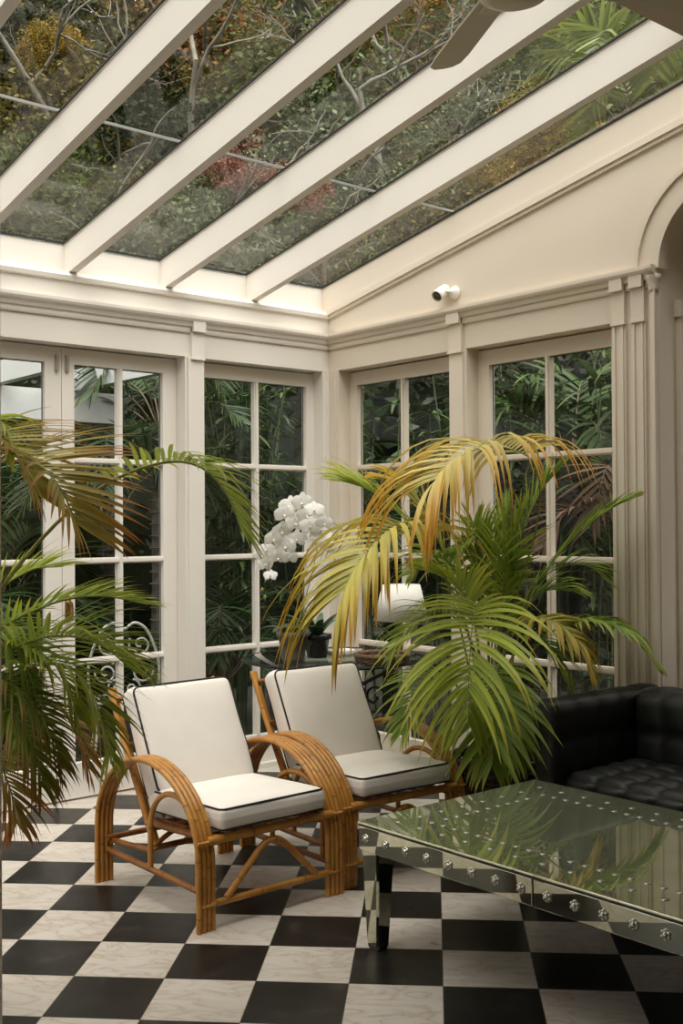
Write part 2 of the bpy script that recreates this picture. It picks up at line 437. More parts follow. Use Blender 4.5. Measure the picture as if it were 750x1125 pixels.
M['f_rust'] = leaf_mat('palm_leaf_rusty', [(0.0, (0.36, 0.30, 0.08)), (0.4, (0.42, 0.28, 0.07)), (0.7, (0.46, 0.17, 0.035)), (1.0, (0.30, 0.09, 0.02))], 0.3, 0.3)
M['f_amber'] = leaf_mat('palm_leaf_amber', [(0.0, (0.50, 0.45, 0.13)), (0.5, (0.54, 0.42, 0.10)), (0.85, (0.54, 0.25, 0.05)), (1.0, (0.48, 0.15, 0.025))], 0.25, 0.35)
M['f_mixed'] = leaf_mat('palm_leaf_brown_tips', [(0.0, (0.22, 0.28, 0.055)), (0.55, (0.28, 0.30, 0.055)), (0.8, (0.30, 0.17, 0.04)), (1.0, (0.26, 0.09, 0.02))], 0.3, 0.3)
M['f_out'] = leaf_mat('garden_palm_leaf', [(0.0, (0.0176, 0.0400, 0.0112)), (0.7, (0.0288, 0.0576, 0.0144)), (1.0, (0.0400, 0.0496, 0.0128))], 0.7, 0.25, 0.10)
M['f_outlime'] = leaf_mat('yellow_green_palm_leaf', [(0.0, (0.14, 0.19, 0.04)), (0.7, (0.20, 0.24, 0.05)), (1.0, (0.26, 0.22, 0.05))], 0.5, 0.3, 0.15)  # yellow-green leaf colour of the tall palm
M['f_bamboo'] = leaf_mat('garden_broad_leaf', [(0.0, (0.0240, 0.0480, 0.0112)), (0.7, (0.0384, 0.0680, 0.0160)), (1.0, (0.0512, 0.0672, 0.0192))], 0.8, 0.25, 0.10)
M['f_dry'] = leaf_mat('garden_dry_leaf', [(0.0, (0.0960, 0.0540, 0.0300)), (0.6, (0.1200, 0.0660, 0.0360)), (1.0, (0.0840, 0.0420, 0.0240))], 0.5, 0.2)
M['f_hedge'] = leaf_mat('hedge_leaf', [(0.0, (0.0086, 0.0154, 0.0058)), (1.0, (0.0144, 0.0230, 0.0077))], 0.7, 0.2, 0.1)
M['stem'] = simple('palm_stem', (0.26, 0.25, 0.06), 0.5, var=0.25, scale=12)
M['stem_dark'] = simple('palm_stem_brown', (0.10, 0.06, 0.03), 0.6, var=0.25, scale=12)
M['orchid_leaf'] = leaf_mat('orchid_leaf', [(0.0, (0.03, 0.07, 0.025)), (1.0, (0.05, 0.10, 0.03))], 0.3, 0.15, 0.25)
TREE_COL = {'green': ((0.0723, 0.1062, 0.0255), (0.1105, 0.1360, 0.0306)), 'olive': ((0.1275, 0.1062, 0.0255), (0.1700, 0.1318, 0.0306)),
            'dark': ((0.0187, 0.0306, 0.0119), (0.0340, 0.0459, 0.0153)), 'orange': ((0.2210, 0.1020, 0.0255), (0.2805, 0.1275, 0.0306)),
            'pink': ((0.30, 0.135, 0.10), (0.38, 0.18, 0.13)), 'grey': ((0.12, 0.155, 0.075), (0.17, 0.20, 0.10)), 'gold': ((0.26, 0.19, 0.030), (0.34, 0.22, 0.036))}
for k, (a, b) in TREE_COL.items():
    M['t_' + k] = leaf_mat('tree_leaf_' + k, [(0.0, a), (1.0, b)], 0.6, 0.25, 0.08)

# ================================================================== THE ROOM
YW, XW = 5.50, 4.56           # inner faces of the two glazed walls
TH = 0.20
HEAD, CORB, CORT = 2.495, 2.635, 2.73
SL = 0.194
def zg(y): return 3.057 + SL * (5.504 - y)      # underside of the roof glass
YR = 2.40                                       # the roof's upper end
XL0 = -1.5                                       # left end of the sunroom as far as it is built

# floor ---------------------------------------------------------------
gx, gy = rf(0.0263 * 1.5, 2.6271 * 1.5, 0)[:2]
fy = math.radians(4.7266)
iv = rf(math.cos(fy), -math.sin(fy), 0)         # tile axis i in world
rot = math.atan2(iv.y, iv.x)
def to_local(x, y):
    c, s = math.cos(-rot), math.sin(-rot)
    return (x - gx) * c - (y - gy) * s, (x - gx) * s + (y - gy) * c
fb = MB()
pl = [(-2.6, -2.6), (XW + TH, -2.6), (XW + TH, YW + TH), (-2.6, YW + TH)]
loc = [to_local(*p) for p in pl]
fb.add([(p[0], p[1], 0) for p in loc] + [(p[0], p[1], -0.12) for p in loc], [(0, 1, 2, 3), (7, 6, 5, 4), (0, 4, 5, 1), (1, 5, 6, 2), (2, 6, 7, 3), (3, 7, 4, 0)])
fo = fb.build('floor', M['floor'], None, (gx, gy, 0)); fo.rotation_euler = (0, 0, rot)
structure(fo, 'polished floor of black and white marble squares laid diagonally', 'floor')

# left glazed wall ------------------------------------------------------
DX0, DX1 = 1.99, 3.470        # opening of the pair of doors
WX0, WX1 = 3.597, 4.508       # tall window beside the corner
w = MB()
w.box(XL0, DX0 - 0.0, YW, YW + TH, 0, HEAD); w.box(-2.6, XL0, YW, YW + TH, 0, 2.6)
w.box(DX1, WX0, YW, YW + TH, 0, HEAD)
w.box(WX1, XW + TH, YW, YW + TH, 0, HEAD)
w.box(XL0, XW + TH, YW, YW + TH, HEAD, 2.84)
w.box(XL0, XW + TH, YW + 0.045, YW + TH, 2.84, zg(5.6) - 0.005)
w.box(WX0, WX1, YW + 0.05, YW + TH, 0, 0.03)
structure(w.build('wall_left', M['paint']), 'white painted wall of glazed doors and tall window on the left', 'wall')

# right wall with the arch ------------------------------------------------
A0, A1 = 4.413, 5.402         # window 2 (next to the corner)
B0, B1 = 3.300, 4.284         # window 3 (behind the sofa)
ARY, ARR, ARZ = 2.655, 0.375, 2.715   # arch: centre, radius, springing height
w = MB()
w.box(XW, XW + TH, A1, YW, 0, HEAD)
w.box(XW, XW + TH, B1, A0, 0, HEAD)
w.box(XW, XW + TH, ARY + ARR, B0, 0, ARZ)
w.box(XW, XW + TH, B0, YW, HEAD, ARZ)
w.box(XW, XW + TH, A0, A1, 0, 0.03); w.box(XW, XW + TH, B0, B1, 0, 0.03)
w.prism([(ARY + ARR, ARZ), (YW, ARZ), (YW, zg(YW)), (ARY + ARR, zg(ARY + ARR))], XW, XW + TH, 0)
n = 28
for i in range(n):
    a0, a1 = PI * i / n, PI * (i + 1) / n
    y0, y1 = ARY + ARR * math.cos(a0), ARY + ARR * math.cos(a1)
    w.prism([(y1, ARZ + ARR * math.sin(a1)), (y0, ARZ + ARR * math.sin(a0)), (y0, min(zg(y0), 3.66)), (y1, min(zg(y1), 3.66))], XW, XW + TH, 0)
w.box(XW, XW + TH, -2.6, ARY - ARR, 0, 3.56)
# the arch is the mouth of a niche: deep sides and a back with a shallow panel
ND = 0.36
w.box(XW + TH, XW + ND, ARY + ARR, ARY + ARR + 0.05, 0, 3.2)
w.box(XW + TH, XW + ND, ARY - ARR - 0.05, ARY - ARR, 0, 3.2)
NW = 0.25
w.box(XW + ND, XW + ND + 0.05, ARY - ARR - 0.05, ARY - NW, 0, 3.2); w.box(XW + ND, XW + ND + 0.05, ARY + NW, ARY + ARR + 0.05, 0, 3.2)
w.box(XW + ND, XW + ND + 0.05, ARY - NW, ARY + NW, 0, 0.9); w.box(XW + ND, XW + ND + 0.05, ARY - NW, ARY + NW, 2.85, 3.2)
w.box(XW + TH, XW + ND, ARY - ARR - 0.05, ARY + ARR + 0.05, 3.15, 3.2)
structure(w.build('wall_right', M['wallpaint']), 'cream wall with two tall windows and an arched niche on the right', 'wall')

def ring(mb, r0, r1, x0, x1, n=28):
    for i in range(n):
        a0, a1 = PI * i / n, PI * (i + 1) / n
        q = [(ARY + r0 * math.cos(a0), ARZ + r0 * math.sin(a0)), (ARY + r1 * math.cos(a0), ARZ + r1 * math.sin(a0)),
             (ARY + r1 * math.cos(a1), ARZ + r1 * math.sin(a1)), (ARY + r0 * math.cos(a1), ARZ + r0 * math.sin(a1))]
        mb.prism(q, x0, x1, 0)
t = MB()
ring(t, ARR - 0.0, ARR + 0.115, XW - 0.022, XW)
ring(t, ARR + 0.095, ARR + 0.118, XW - 0.036, XW - 0.022)
ring(t, ARR - 0.022, ARR + 0.012, XW - 0.034, XW + 0.03)
structure(t.build('trim_1', M['wallpaint']), 'moulded white archivolt around the niche arch', 'trim')

# mouldings: profile (distance out of the wall, height)
CORN = [(0.0, CORB), (0.012, CORB), (0.016, CORB + 0.012), (0.016, CORB + 0.030), (0.028, CORB + 0.036), (0.034, CORB + 0.055),
        (0.050, CORB + 0.066), (0.056, CORB + 0.078), (0.056, CORT), (0.0, CORT)]
def run_left(mb, prof, x0, x1, y=YW): mb.prism([(y - d, z) for d, z in prof], x0, x1, 0)
def run_right(mb, prof, y0, y1, x=XW): mb.prism([(x - d, z) for d, z in prof], y0, y1, 1)
t = MB()
run_left(t, CORN, XL0, XW)
run_left(t, [(0, 2.835), (0.018, 2.838), (0.022, 2.86), (0.006, 2.882), (0, 2.884)], XL0, XW)
t.box(XL0, XW, YW - 0.006, YW + 0.05, 2.84, 2.882)
structure(t.build('trim_2', M['paint']), 'stepped white cornice along the wall of glazed doors', 'trim')
t = MB()
run_right(t, CORN, ARY + ARR + 0.01, YW)
t.prism([(XW - d * 1.25, z) for d, z in CORN], ARY + ARR - 0.005, ARY + ARR + 0.03, 1)
run_right(t, CORN, -2.6, ARY - ARR - 0.01)
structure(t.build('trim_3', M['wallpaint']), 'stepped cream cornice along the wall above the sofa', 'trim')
# raking board and moulding under the roof glass on the right wall
t = MB()
def rake(mb, d, zo0, zo1, y0=YR, y1=YW + 0.05, x=XW):
    mb.add([(x - d, y0, zg(y0) + zo0), (x - d, y1, zg(y1) + zo0), (x, y1, zg(y1) + zo0), (x, y0, zg(y0) + zo0),
            (x - d, y0, zg(y0) + zo1), (x - d, y1, zg(y1) + zo1), (x, y1, zg(y1) + zo1), (x, y0, zg(y0) + zo1)],
           [(0, 1, 2, 3), (7, 6, 5, 4), (0, 4, 5, 1), (1, 5, 6, 2), (2, 6, 7, 3), (3, 7, 4, 0)])
rake(t, 0.016, -0.172, -0.004)
rake(t, 0.030, -0.205, -0.170, y1=YW); rake(t, 0.018, -0.225, -0.205, y1=YW)
structure(t.build('trim_4', M['wallpaint']), 'sloping white board where the glass roof meets the right wall', 'trim')

# pilaster strips and their caps
def pil_left(mb, x0, x1):
    mb.box(x0, x1, YW - 0.018, YW, 0.0, HEAD)
    mb.box(x0 - 0.004, x1 + 0.004, YW - 0.034, YW, 0.0, 0.16)
    mb.box(x0 + 0.02, x1 - 0.004, YW - 0.028, YW, HEAD - 0.015, CORB + 0.03)
    mb.box(x0 + 0.016, x1, YW - 0.034, YW, HEAD - 0.018, HEAD - 0.006)
    mb.box(x0 + 0.02, x1 - 0.004, YW - 0.048, YW, CORB + 0.004, CORT - 0.018)
t = MB(); pil_left(t, 3.482, 3.590)
t.box(4.532, XW, YW - 0.014, YW, 0, HEAD)
structure(t.build('trim_5', M['paint']), 'white pilaster between the glazed doors and the tall window', 'trim')
t = MB()
def pil_right(mb, y0, y1, z0=0.0, fl=0):
    mb.box(XW - 0.018, XW, y0, y1, z0, HEAD)
    mb.box(XW - 0.034, XW, y0 - 0.004, y1 + 0.004, z0, z0 + 0.16)
    mb.box(XW - 0.026, XW, y0 + 0.002, y1 - 0.002, HEAD - 0.02, CORB + 0.03)
    mb.box(XW - 0.032, XW, y0 - 0.002, y1 + 0.002, HEAD - 0.022, HEAD - 0.010)
    mb.box(XW - 0.046, XW, y0 + 0.002, y1 - 0.002, CORB + 0.004, CORT - 0.018)
pil_right(t, 4.300, 4.402)
t.box(XW - 0.014, XW, 5.43, 5.486, 0, HEAD)
structure(t.build('trim_6', M['wallpaint']), 'cream pilaster between the two windows of the right wall', 'trim')
t = MB()
for y0, y1 in ((3.207, 3.285), (3.094, 3.172)):
    pil_right(t, y0, y1)
    for k in (0.2, 0.8):
        yy = y0 + (y1 - y0) * k
        t.box(XW - 0.026, XW - 0.016, yy - 0.006, yy + 0.006, 0.16, HEAD - 0.03)
t.box(XW - 0.03, XW + 0.03, 3.035, 3.060, 0, CORB + 0.03)
t.lathe([(0.0, 0), (0.022, 0), (0.027, 0.02), (0.024, 0.04), (0.034, 0.06), (0.038, 0.085), (0.0, 0.085)], (XW - 0.010, 3.052, CORB - 0.03), 16)
# inner jamb pilaster of the niche with a small cap
t.box(XW + 0.14, XW + 0.24, ARY + ARR - 0.028, ARY + ARR, 0, 2.50); t.box(XW + 0.125, XW + 0.255, ARY + ARR - 0.04, ARY + ARR, 2.50, 2.58)
structure(t.build('trim_7', M['wallpaint']), 'pair of fluted cream pilasters beside the arched niche', 'trim')
nw = empty('window_4', (XW + ND + 0.02, ARY, 0)); structure(nw, 'narrow white framed window inside the arched niche', 'window')
f, g = MB(), MB()
for a, b in ((ARY - NW, ARY - NW + 0.05), (ARY + NW - 0.05, ARY + NW)): f.box(XW + ND - 0.015, XW + ND + 0.04, a, b, 0.9, 2.85)
for a, b in ((0.9, 0.96), (2.79, 2.85)): f.box(XW + ND - 0.015, XW + ND + 0.04, ARY - NW + 0.05, ARY + NW - 0.05, a, b)
f.box(XW + ND - 0.07, XW + ND, ARY - NW - 0.04, ARY + NW + 0.04, 0.865, 0.9)
for z in (1.43, 1.90, 2.37): f.box(XW + ND + 0.0, XW + ND + 0.03, ARY - NW + 0.05, ARY + NW - 0.05, z - 0.012, z + 0.012)
g.box(XW + ND + 0.012, XW + ND + 0.017, ARY - NW + 0.04, ARY + NW - 0.04, 0.94, 2.80)
for nm, mb, mt in (('frame', f, M['wallpaint']), ('glass_pane', g, M['glass'])):
    mb.v = [tuple(Vector(p) - Vector(nw.location)) for p in mb.v]; mb.build(nm, mt, nw)

# baseboards
t = MB()
for x0, x1 in ((-2.6, DX0), (4.508, XW)): t.box(x0, x1, YW - 0.02, YW, 0, 0.15)
structure(t.build('baseboard_left', M['paint']), 'white baseboard of the glazed left wall', 'baseboard')
t = MB()
for y0, y1 in ((A1, YW), (-2.6, ARY - ARR - 0.13)): t.box(XW - 0.02, XW, y0, y1, 0, 0.15)
structure(t.build('baseboard_right', M['wallpaint']), 'cream baseboard along the right wall', 'baseboard')

# glazed leaves -----------------------------------------------------------
ZP = [0.20, 0.754, 1.312, 1.870, 2.400]
def leaf_frame(f, mnt, g, seal, a0, a1, g0, gm, g1, put, zbot=0.012, ztop=2.485, thick=0.045, depth=0.0):
    """put(a0,a1,d0,d1,z0,z1,mb): a runs along the wall, d into the wall"""
    put(f, a0, g0, 0, thick, zbot, ztop); put(f, g1, a1, 0, thick, zbot, ztop)
    put(f, g0, g1, 0, thick, zbot, ZP[0]); put(f, g0, g1, 0, thick, ZP[4], ztop)
    put(mnt, gm - 0.016, gm + 0.016, 0.004, thick - 0.004, ZP[0], ZP[4])
    put(mnt, gm - 0.009, gm + 0.009, -0.004, thick, ZP[0], ZP[4])
    for z in ZP[1:4]:
        put(mnt, g0, g1, 0.006, thick - 0.006, z - 0.017, z + 0.017)
        put(mnt, g0, g1, -0.003, thick, z - 0.009, z + 0.009)
    for i in range(4):
        for (p, q) in ((g0, gm), (gm, g1)):
            put(g, p - 0.004, q + 0.004, 0.036, 0.041, ZP[i] - 0.004, ZP[i + 1] + 0.004)
    put(seal, g0, g1, 0.031, 0.036, ZP[4] - 0.004, ZP[4]); put(seal, g1 - 0.003, g1, 0.031, 0.036, ZP[0], ZP[4])
def put_left(mb, a0, a1, d0, d1, z0, z1): mb.box(a0, a1, YW + 0.095 + d0, YW + 0.095 + d1, z0, z1)
def put_right(mb, a0, a1, d0, d1, z0, z1): mb.box(XW + 0.095 + d0, XW + 0.095 + d1, a0, a1, z0, z1)
def glazed(name, a0, a1, g0, gm, g1, put, paint, label, cat, loc):
    r = empty(name, loc); structure(r, label, cat)
    inv = Matrix.Translation(-Vector(loc))
    f, m_, g, s_ = MB(), MB(), MB(), MB()
    leaf_frame(f, m_, g, s_, a0, a1, g0, gm, g1, put)
    for nm, mb, mt in (('frame', f, paint), ('muntin', m_, paint), ('glass_pane', g, M['glass']), ('glazing_seal', s_, M['seal'])):
        mb.v = [tuple(Vector(p) - Vector(loc)) for p in mb.v]
        mb.build(nm, mt, r)
    return r
d1 = glazed('door_1', 1.995, 2.735, 2.072, 2.356, 2.640, put_left, M['paint'], 'left leaf of the white glazed double door', 'door', (2.365, YW + 0.1, 0))
d2 = glazed('door_2', 2.739, 3.468, 2.813, 3.098, 3.376, put_left, M['paint'], 'right leaf of the white glazed double door', 'door', (3.1, YW + 0.1, 0))
glazed('window_1', WX0 - 0.02, WX1 - 0.0 + 0.03, 3.661, 4.053, 4.446, put_left, M['paint'], 'tall white framed window left of the corner', 'window', (4.05, YW + 0.1, 0))
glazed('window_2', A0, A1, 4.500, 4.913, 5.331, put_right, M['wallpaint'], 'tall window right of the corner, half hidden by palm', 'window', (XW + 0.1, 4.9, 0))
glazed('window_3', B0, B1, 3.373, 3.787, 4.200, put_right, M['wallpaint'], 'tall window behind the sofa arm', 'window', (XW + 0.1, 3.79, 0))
# door hardware
def part_at(mb, name, mt, par): 
    mb.v = [tuple(Vector(p) - Vector(par.location)) for p in mb.v]
    return mb.build(name, mt, par)
yb = YW + 0.095
for par, x in ((d1, 2.708), (d2, 2.768)):
    h = MB(); h.box(x - 0.012, x + 0.012, yb - 0.012, yb, 2.355, 2.445, bev=0.003)
    h.tube([(x, yb - 0.014, 2.35), (x, yb - 0.014, 2.44)], 0.006, 8); h.box(x - 0.009, x + 0.009, yb - 0.022, yb - 0.012, 2.42, 2.44, bev=0.002)
    part_at(h, 'top_bolt', M['hinge'], par)
h = MB(); h.box(2.752, 2.788, yb - 0.006, yb, 0.985, 1.125, bev=0.003); o = part_at(h, 'lock_plate', M['brass'], d2)
h = MB(); h.tube([(2.770, yb - 0.004, 1.085), (2.770, yb - 0.045, 1.085)], 0.009, 10); h.tube([(2.770, yb - 0.045, 1.085), (2.774, yb - 0.047, 1.03), (2.772, yb - 0.045, 0.995)], [0.009, 0.008, 0.007], 10)
h.lathe([(0, 0), (0.014, 0), (0.016, 0.006), (0, 0.008)], (2.770, yb - 0.008, 1.085), 14, axis=1)
part_at(h, 'lever_handle', M['brass'], d2)
h = MB(); h.box(2.690, 2.712, yb - 0.010, yb, 0.03, 0.135, bev=0.003); h.tube([(2.701, yb - 0.012, 0.03), (2.701, yb - 0.012, 0.13)], 0.005, 8); part_at(h, 'floor_bolt', M['darkbolt'], d1)

# roof: rafters, glass, ridge -----------------------------------------------
RX = [-1.5, -0.895, -0.290, 0.315, 0.920, 1.525, 2.130, 2.733, 3.335, 3.945]
lab = ['far left', 'second', 'third', 'first in view', 'over the double door', 'over the door pilaster', 'nearest the right wall']
def sloped(mb, x0, x1, zo0, zo1, y0, y1):
    mb.add([(x0, y0, zg(y0) + zo0), (x1, y0, zg(y0) + zo0), (x1, y1, zg(y1) + zo0), (x0, y1, zg(y1) + zo0),
            (x0, y0, zg(y0) + zo1), (x1, y0, zg(y0) + zo1), (x1, y1, zg(y1) + zo1), (x0, y1, zg(y1) + zo1)],
           [(3, 2, 1, 0), (4, 5, 6, 7), (0, 1, 5, 4), (1, 2, 6, 5), (2, 3, 7, 6), (3, 0, 4, 7)])
RL = ['outermost sloping white rafter far beyond the left edge', 'second sloping white rafter beyond the left edge', 'third sloping white rafter beyond the left edge',
      'fourth sloping white rafter beyond the left edge', 'fifth sloping white rafter beyond the left edge', 'leftmost sloping white rafter in view, at the very corner of the photo',
      'sloping white rafter above the left door leaf, upper left of the photo', 'sloping white rafter meeting the wall above the double door',
      'sloping white rafter meeting the wall at the door pilaster', 'sloping white rafter nearest the right wall, crossing behind the fan']
for k, x in enumerate(RX):
    mb = MB(); 
    sloped(mb, x, x + 0.048, -0.176, -0.004, YR, YW + 0.046)
    sloped(mb, x - 0.004, x + 0.052, -0.014, -0.004, YR, YW + 0.046)
    structure(mb.build('trim_%d' % (9 + k), M['paint']), RL[k], 'rafter')
g = MB(); js = MB(); se = MB()
edges = RX + [XW - 0.016]
for k in range(len(edges) - 1):
    a, b = edges[k] + 0.024, edges[k + 1] + 0.024
    if k == len(edges) - 2: b = XW + 0.03
    sloped(g, a, b, 0.0, 0.008, 4.36, YW + 0.09)
    sloped(g, a, b, 0.009, 0.017, YR, 4.37)
    sloped(js, a, b, -0.002, 0.010, 4.357, 4.364)
    sloped(se, edges[k + 1] - 0.009, edges[k + 1], -0.009, -0.0005, YR, YW + 0.045)
    sloped(se, a, b, -0.009, -0.0005, YW + 0.037, YW + 0.045)
rc = empty('ceiling', (2.4, 3.0, 0)); structure(rc, 'sloping roof of tinted glass panes between white rafters', 'ceiling')
part_at(g, 'roof_glass', M['roofglass'], rc); part_at(js, 'pane_joint', M['metal_edge'], rc); part_at(se, 'glazing_seal', M['seal'], rc)
mb = MB(); mb.box(XL0, XW, YR - 0.12, YR, 3.40, zg(YR) + 0.02); mb.box(-2.6, XW, -2.6, YR - 0.12, 3.55, 3.65); mb.box(-2.6, XL0, YR - 0.12, YW + TH, 3.55, 3.65)
structure(mb.build('trim_20', M['roompaint']), 'ridge beam and flat ceiling behind the glass roof', 'trim')

mb = MB(); mb.box(-2.75, XW + TH, -2.75, -2.6, 0, 3.65)
structure(mb.build('wall_back', M['roompaint']), 'plain cream wall behind the camera', 'wall')
mb = MB(); mb.box(-2.75, -2.6, -2.6, 0.9, 0, 3.65); mb.box(-2.75, -2.6, 0.9, YW + TH, 2.7, 3.65); mb.box(-2.75, -2.6, 5.4, YW + TH, 0, 2.6); mb.box(-2.6, XL0, YW, YW + TH, 2.6, 3.65)  # wide unseen opening, added to let side light onto palm and chairs
structure(mb.build('wall_far', M['roompaint']), 'cream wall with an added light opening, beyond the left edge of the frame', 'wall')
# near door jamb at the left edge of the picture
j = rf(-0.8006, 2.55, 0)
mb = MB(); mb.box(-0.06, 0.0, -0.05, 0.05, 0, 2.6, bev=0.004)
o = mb.build('trim_21', M['paint'], None, (j.x, j.y, 0)); o.rotation_euler = (0, 0, math.atan2(EX[1], EX[0]) * 0 + math.atan2(EY[0], EX[0]))
structure(o, 'white post at the left edge of the view beside the left palm', 'trim')

# ================================================================== RATTAN ARMCHAIRS
def arch_path(yf, yr, zt, zs, n=30, z0=0.0):
    """front foot, up, over, rear foot in the y-z plane"""
    c, a = (yf + yr) / 2, (yr - yf) / 2
    P = [(yf, z0 + (zs - z0) * i / 5) for i in range(5)]
    for i in range(n + 1):
        t = PI * i / n
        P.append((c - a * math.cos(t), zs + (zt - zs) * math.sin(t)))
    P += [(yr, zs - (zs - z0) * i / 5) for i in range(1, 6)]
    return P
def rrect(w, d, r, n=6):
    P = []
    for cx, cy, a0 in ((w - r, d - r, 0), (-(w - r), d - r, PI / 2), (-(w - r), -(d - r), PI), (w - r, -(d - r), 1.5 * PI)):
        for i in range(n + 1):
            a = a0 + PI / 2 * i / n
            P.append((cx + r * math.cos(a), cy + r * math.sin(a)))
    return P
def make_cushion(name, par, hw, hd, hh, r, crown, M4, seed, sag=0.0):
    def fn(p):
        u, v = min(1, abs(p[0] / hw)), min(1, abs(p[1] / hd))
        k = (1 - u ** 2.6) * (1 - v ** 2.6)
        q = Vector(p)
        q.z += math.copysign(crown, p[2]) * k * min(1, abs(p[2]) / (hh * 0.6))
        w = noise.noise(Vector((p[0] * 5 + seed, p[1] * 5, p[2] * 8))) * 0.004
        q.x += w * (1 if u > .6 else 0.3); q.y += w; q.z += w * 0.8
        # soft bulging sides
        s = 1 - abs(p[2]) / hh
        q.x += math.copysign(0.006, p[0]) * s * u ** 4; q.y += math.copysign(0.006, p[1]) * s * v ** 4
        return q
    mb = MB(); mb.rbox((0, 0, 0), (hw, hd, hh), r, 3, fn=fn, sub=12)
    mb.v = [tuple(M4 @ Vector(p)) for p in mb.v]
    c = mb.build(name, M['cushion'], par)
    pp = MB()
    for sg in (-1, 1):
        e = 0.30 * r
        loop = [M4 @ fn(Vector((x, y, sg * (hh - e * 0.9)))) for x, y in rrect(hw - e * 0.7, hd - e * 0.7, r)]
        pp.tube(loop, 0.0042, 6, closed=True)
    pp.build('piping', M['piping'], c)
    return c

def make_chair(label):
    root = empty('rattan_armchair')
    tag(root, label, 'armchair', 'pair of rattan armchairs')
    W = 0.352                       # half width over the arms
    rs = 0.0108
    rnd = random.Random(3)
    for sg in (-1, 1):
        am = MB()
        for k in range(4):
            x = sg * (W - rs - k * 0.0212)
            P = [(x, y, z) for y, z in arch_path(-0.392 + 0.002 * k, 0.392, 0.586 - rs, 0.24)]
            am.tube(P, rs, 10, u0=rnd.random() * 0.21)
        # thin peg bindings between the strands at the front leg
        for z in (0.095, 0.33):
            am.tube([(sg * (W - 0.004), -0.392 - 0.004, z), (sg * (W - 0.082), -0.392 - 0.004, z)], 0.006, 8)
        am.build('arm', M['rattan'], root)
        ia = MB()
        x = sg * (W - 0.050)
        ia.tube([(x, y, z) for y, z in arch_path(-0.325, 0.02, 0.462, 0.30, 20, 0.14)], 0.0115, 10, u0=0.05)
        ia.build('inner_arch', M['rattan'], root)
        sr = MB()
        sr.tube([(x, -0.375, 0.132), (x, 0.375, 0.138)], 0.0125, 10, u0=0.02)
        sr.build('side_rail', M['rattan_dark'], root)
        bp = MB()
        for xo in (0.0, 0.030):
            xx = sg * (0.262 - xo)
            bp.tube(spline([(xx, 0.05 + xo, 0.20), (xx, 0.19 + xo, 0.42), (xx, 0.318 + xo, 0.62), (xx, 0.415 + xo, 0.80)], 14), 0.0125, 10, u0=xo * 3)
        bp.lathe([(0, 0), (0.013, 0.0), (0.012, 0.008), (0, 0.012)], (sg * 0.262, 0.417, 0.80), 10)
        bp.build('back_post', M['rattan'], root)
    fr = MB(); fr.tube([(-0.30, -0.386, 0.330), (0.30, -0.386, 0.330)], 0.0165, 12, u0=0.11); fr.build('front_rail', M['rattan'], root)
    for x in (-0.262, 0.262):
        fr = MB(); fr.tube([(x - 0.012, -0.386, 0.330), (x + 0.012, -0.386, 0.330)], 0.019, 12, u0=0.03); fr.build('rail_binding', M['rattan'], root)
    lr = MB(); lr.tube([(-0.30, -0.386, 0.096), (0.30, -0.386, 0.096)], 0.0135, 12, u0=0.07); lr.build('lower_rail', M['rattan'], root)
    br = MB(); br.tube(spline([(-0.215, -0.386, 0.105), (-0.15, -0.386, 0.17), (-0.055, -0.386, 0.262), (0.0, -0.386, 0.284), (0.055, -0.386, 0.262), (0.15, -0.386, 0.17), (0.215, -0.386, 0.105)], 32), 0.0135, 10, u0=0.02)
    br.build('front_brace', M['rattan'], root)
    sf = MB()
    for x in (-0.24, 0.24): sf.tube([(x, -0.38, 0.318), (x, 0.16, 0.285)], 0.014, 10)
    for y, z in ((-0.12, 0.305), (0.10, 0.288)): sf.tube([(-0.25, y, z), (0.25, y, z)], 0.012, 8)
    for k in range(7): sf.tube([(-0.21 + 0.07 * k, -0.37, 0.322), (-0.21 + 0.07 * k, 0.13, 0.300)], 0.007, 6)
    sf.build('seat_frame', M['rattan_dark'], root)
    rr = MB(); rr.tube([(-0.31, 0.36, 0.19), (0.31, 0.36, 0.19)], 0.013, 10); rr.tube([(-0.27, 0.055, 0.205), (0.27, 0.055, 0.205)], 0.013, 10)
    rr.tube(spline([(-0.27, 0.055, 0.21), (-0.16, 0.06, 0.26), (0.0, 0.06, 0.275), (0.16, 0.06, 0.26), (0.27, 0.055, 0.21)], 16), 0.011, 8)
    for x in (-0.285, 0.285): rr.tube([(x, 0.05, 0.20), (x, 0.37, 0.175)], 0.012, 8)
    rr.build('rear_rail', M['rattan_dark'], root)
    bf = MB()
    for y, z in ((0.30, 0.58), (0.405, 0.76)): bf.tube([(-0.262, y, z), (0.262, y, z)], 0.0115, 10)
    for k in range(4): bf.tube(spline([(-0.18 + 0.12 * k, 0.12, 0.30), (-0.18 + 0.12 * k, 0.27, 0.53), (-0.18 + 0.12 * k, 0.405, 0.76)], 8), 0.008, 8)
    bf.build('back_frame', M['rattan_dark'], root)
    # cushions
    Ms = Matrix.Translation((0, -0.140, 0.392)) @ Matrix.Rotation(math.radians(-2.5), 4, 'X')
    make_cushion('seat_cushion', root, 0.250, 0.268, 0.045, 0.022, 0.014, Ms, 1.3)
    Mb = Matrix.Translation((0, 0.205, 0.598)) @ Matrix.Rotation(math.radians(62.5), 4, 'X')
    make_cushion('back_cushion', root, 0.248, 0.238, 0.056, 0.034, 0.020, Mb, 7.7)
    return root
c1 = make_chair('rattan armchair with white cushions standing nearer the glazed doors, left of the two')
c1.location = (2.572, 3.850, 0)
c2 = copy_tree(c1)
c2.location = (3.315, 3.862, 0); c2.rotation_euler = (0, 0, math.radians(-3))
tag(c2, 'rattan armchair with white cushions between the first armchair and the mirrored table corner', 'armchair', 'pair of rattan armchairs')

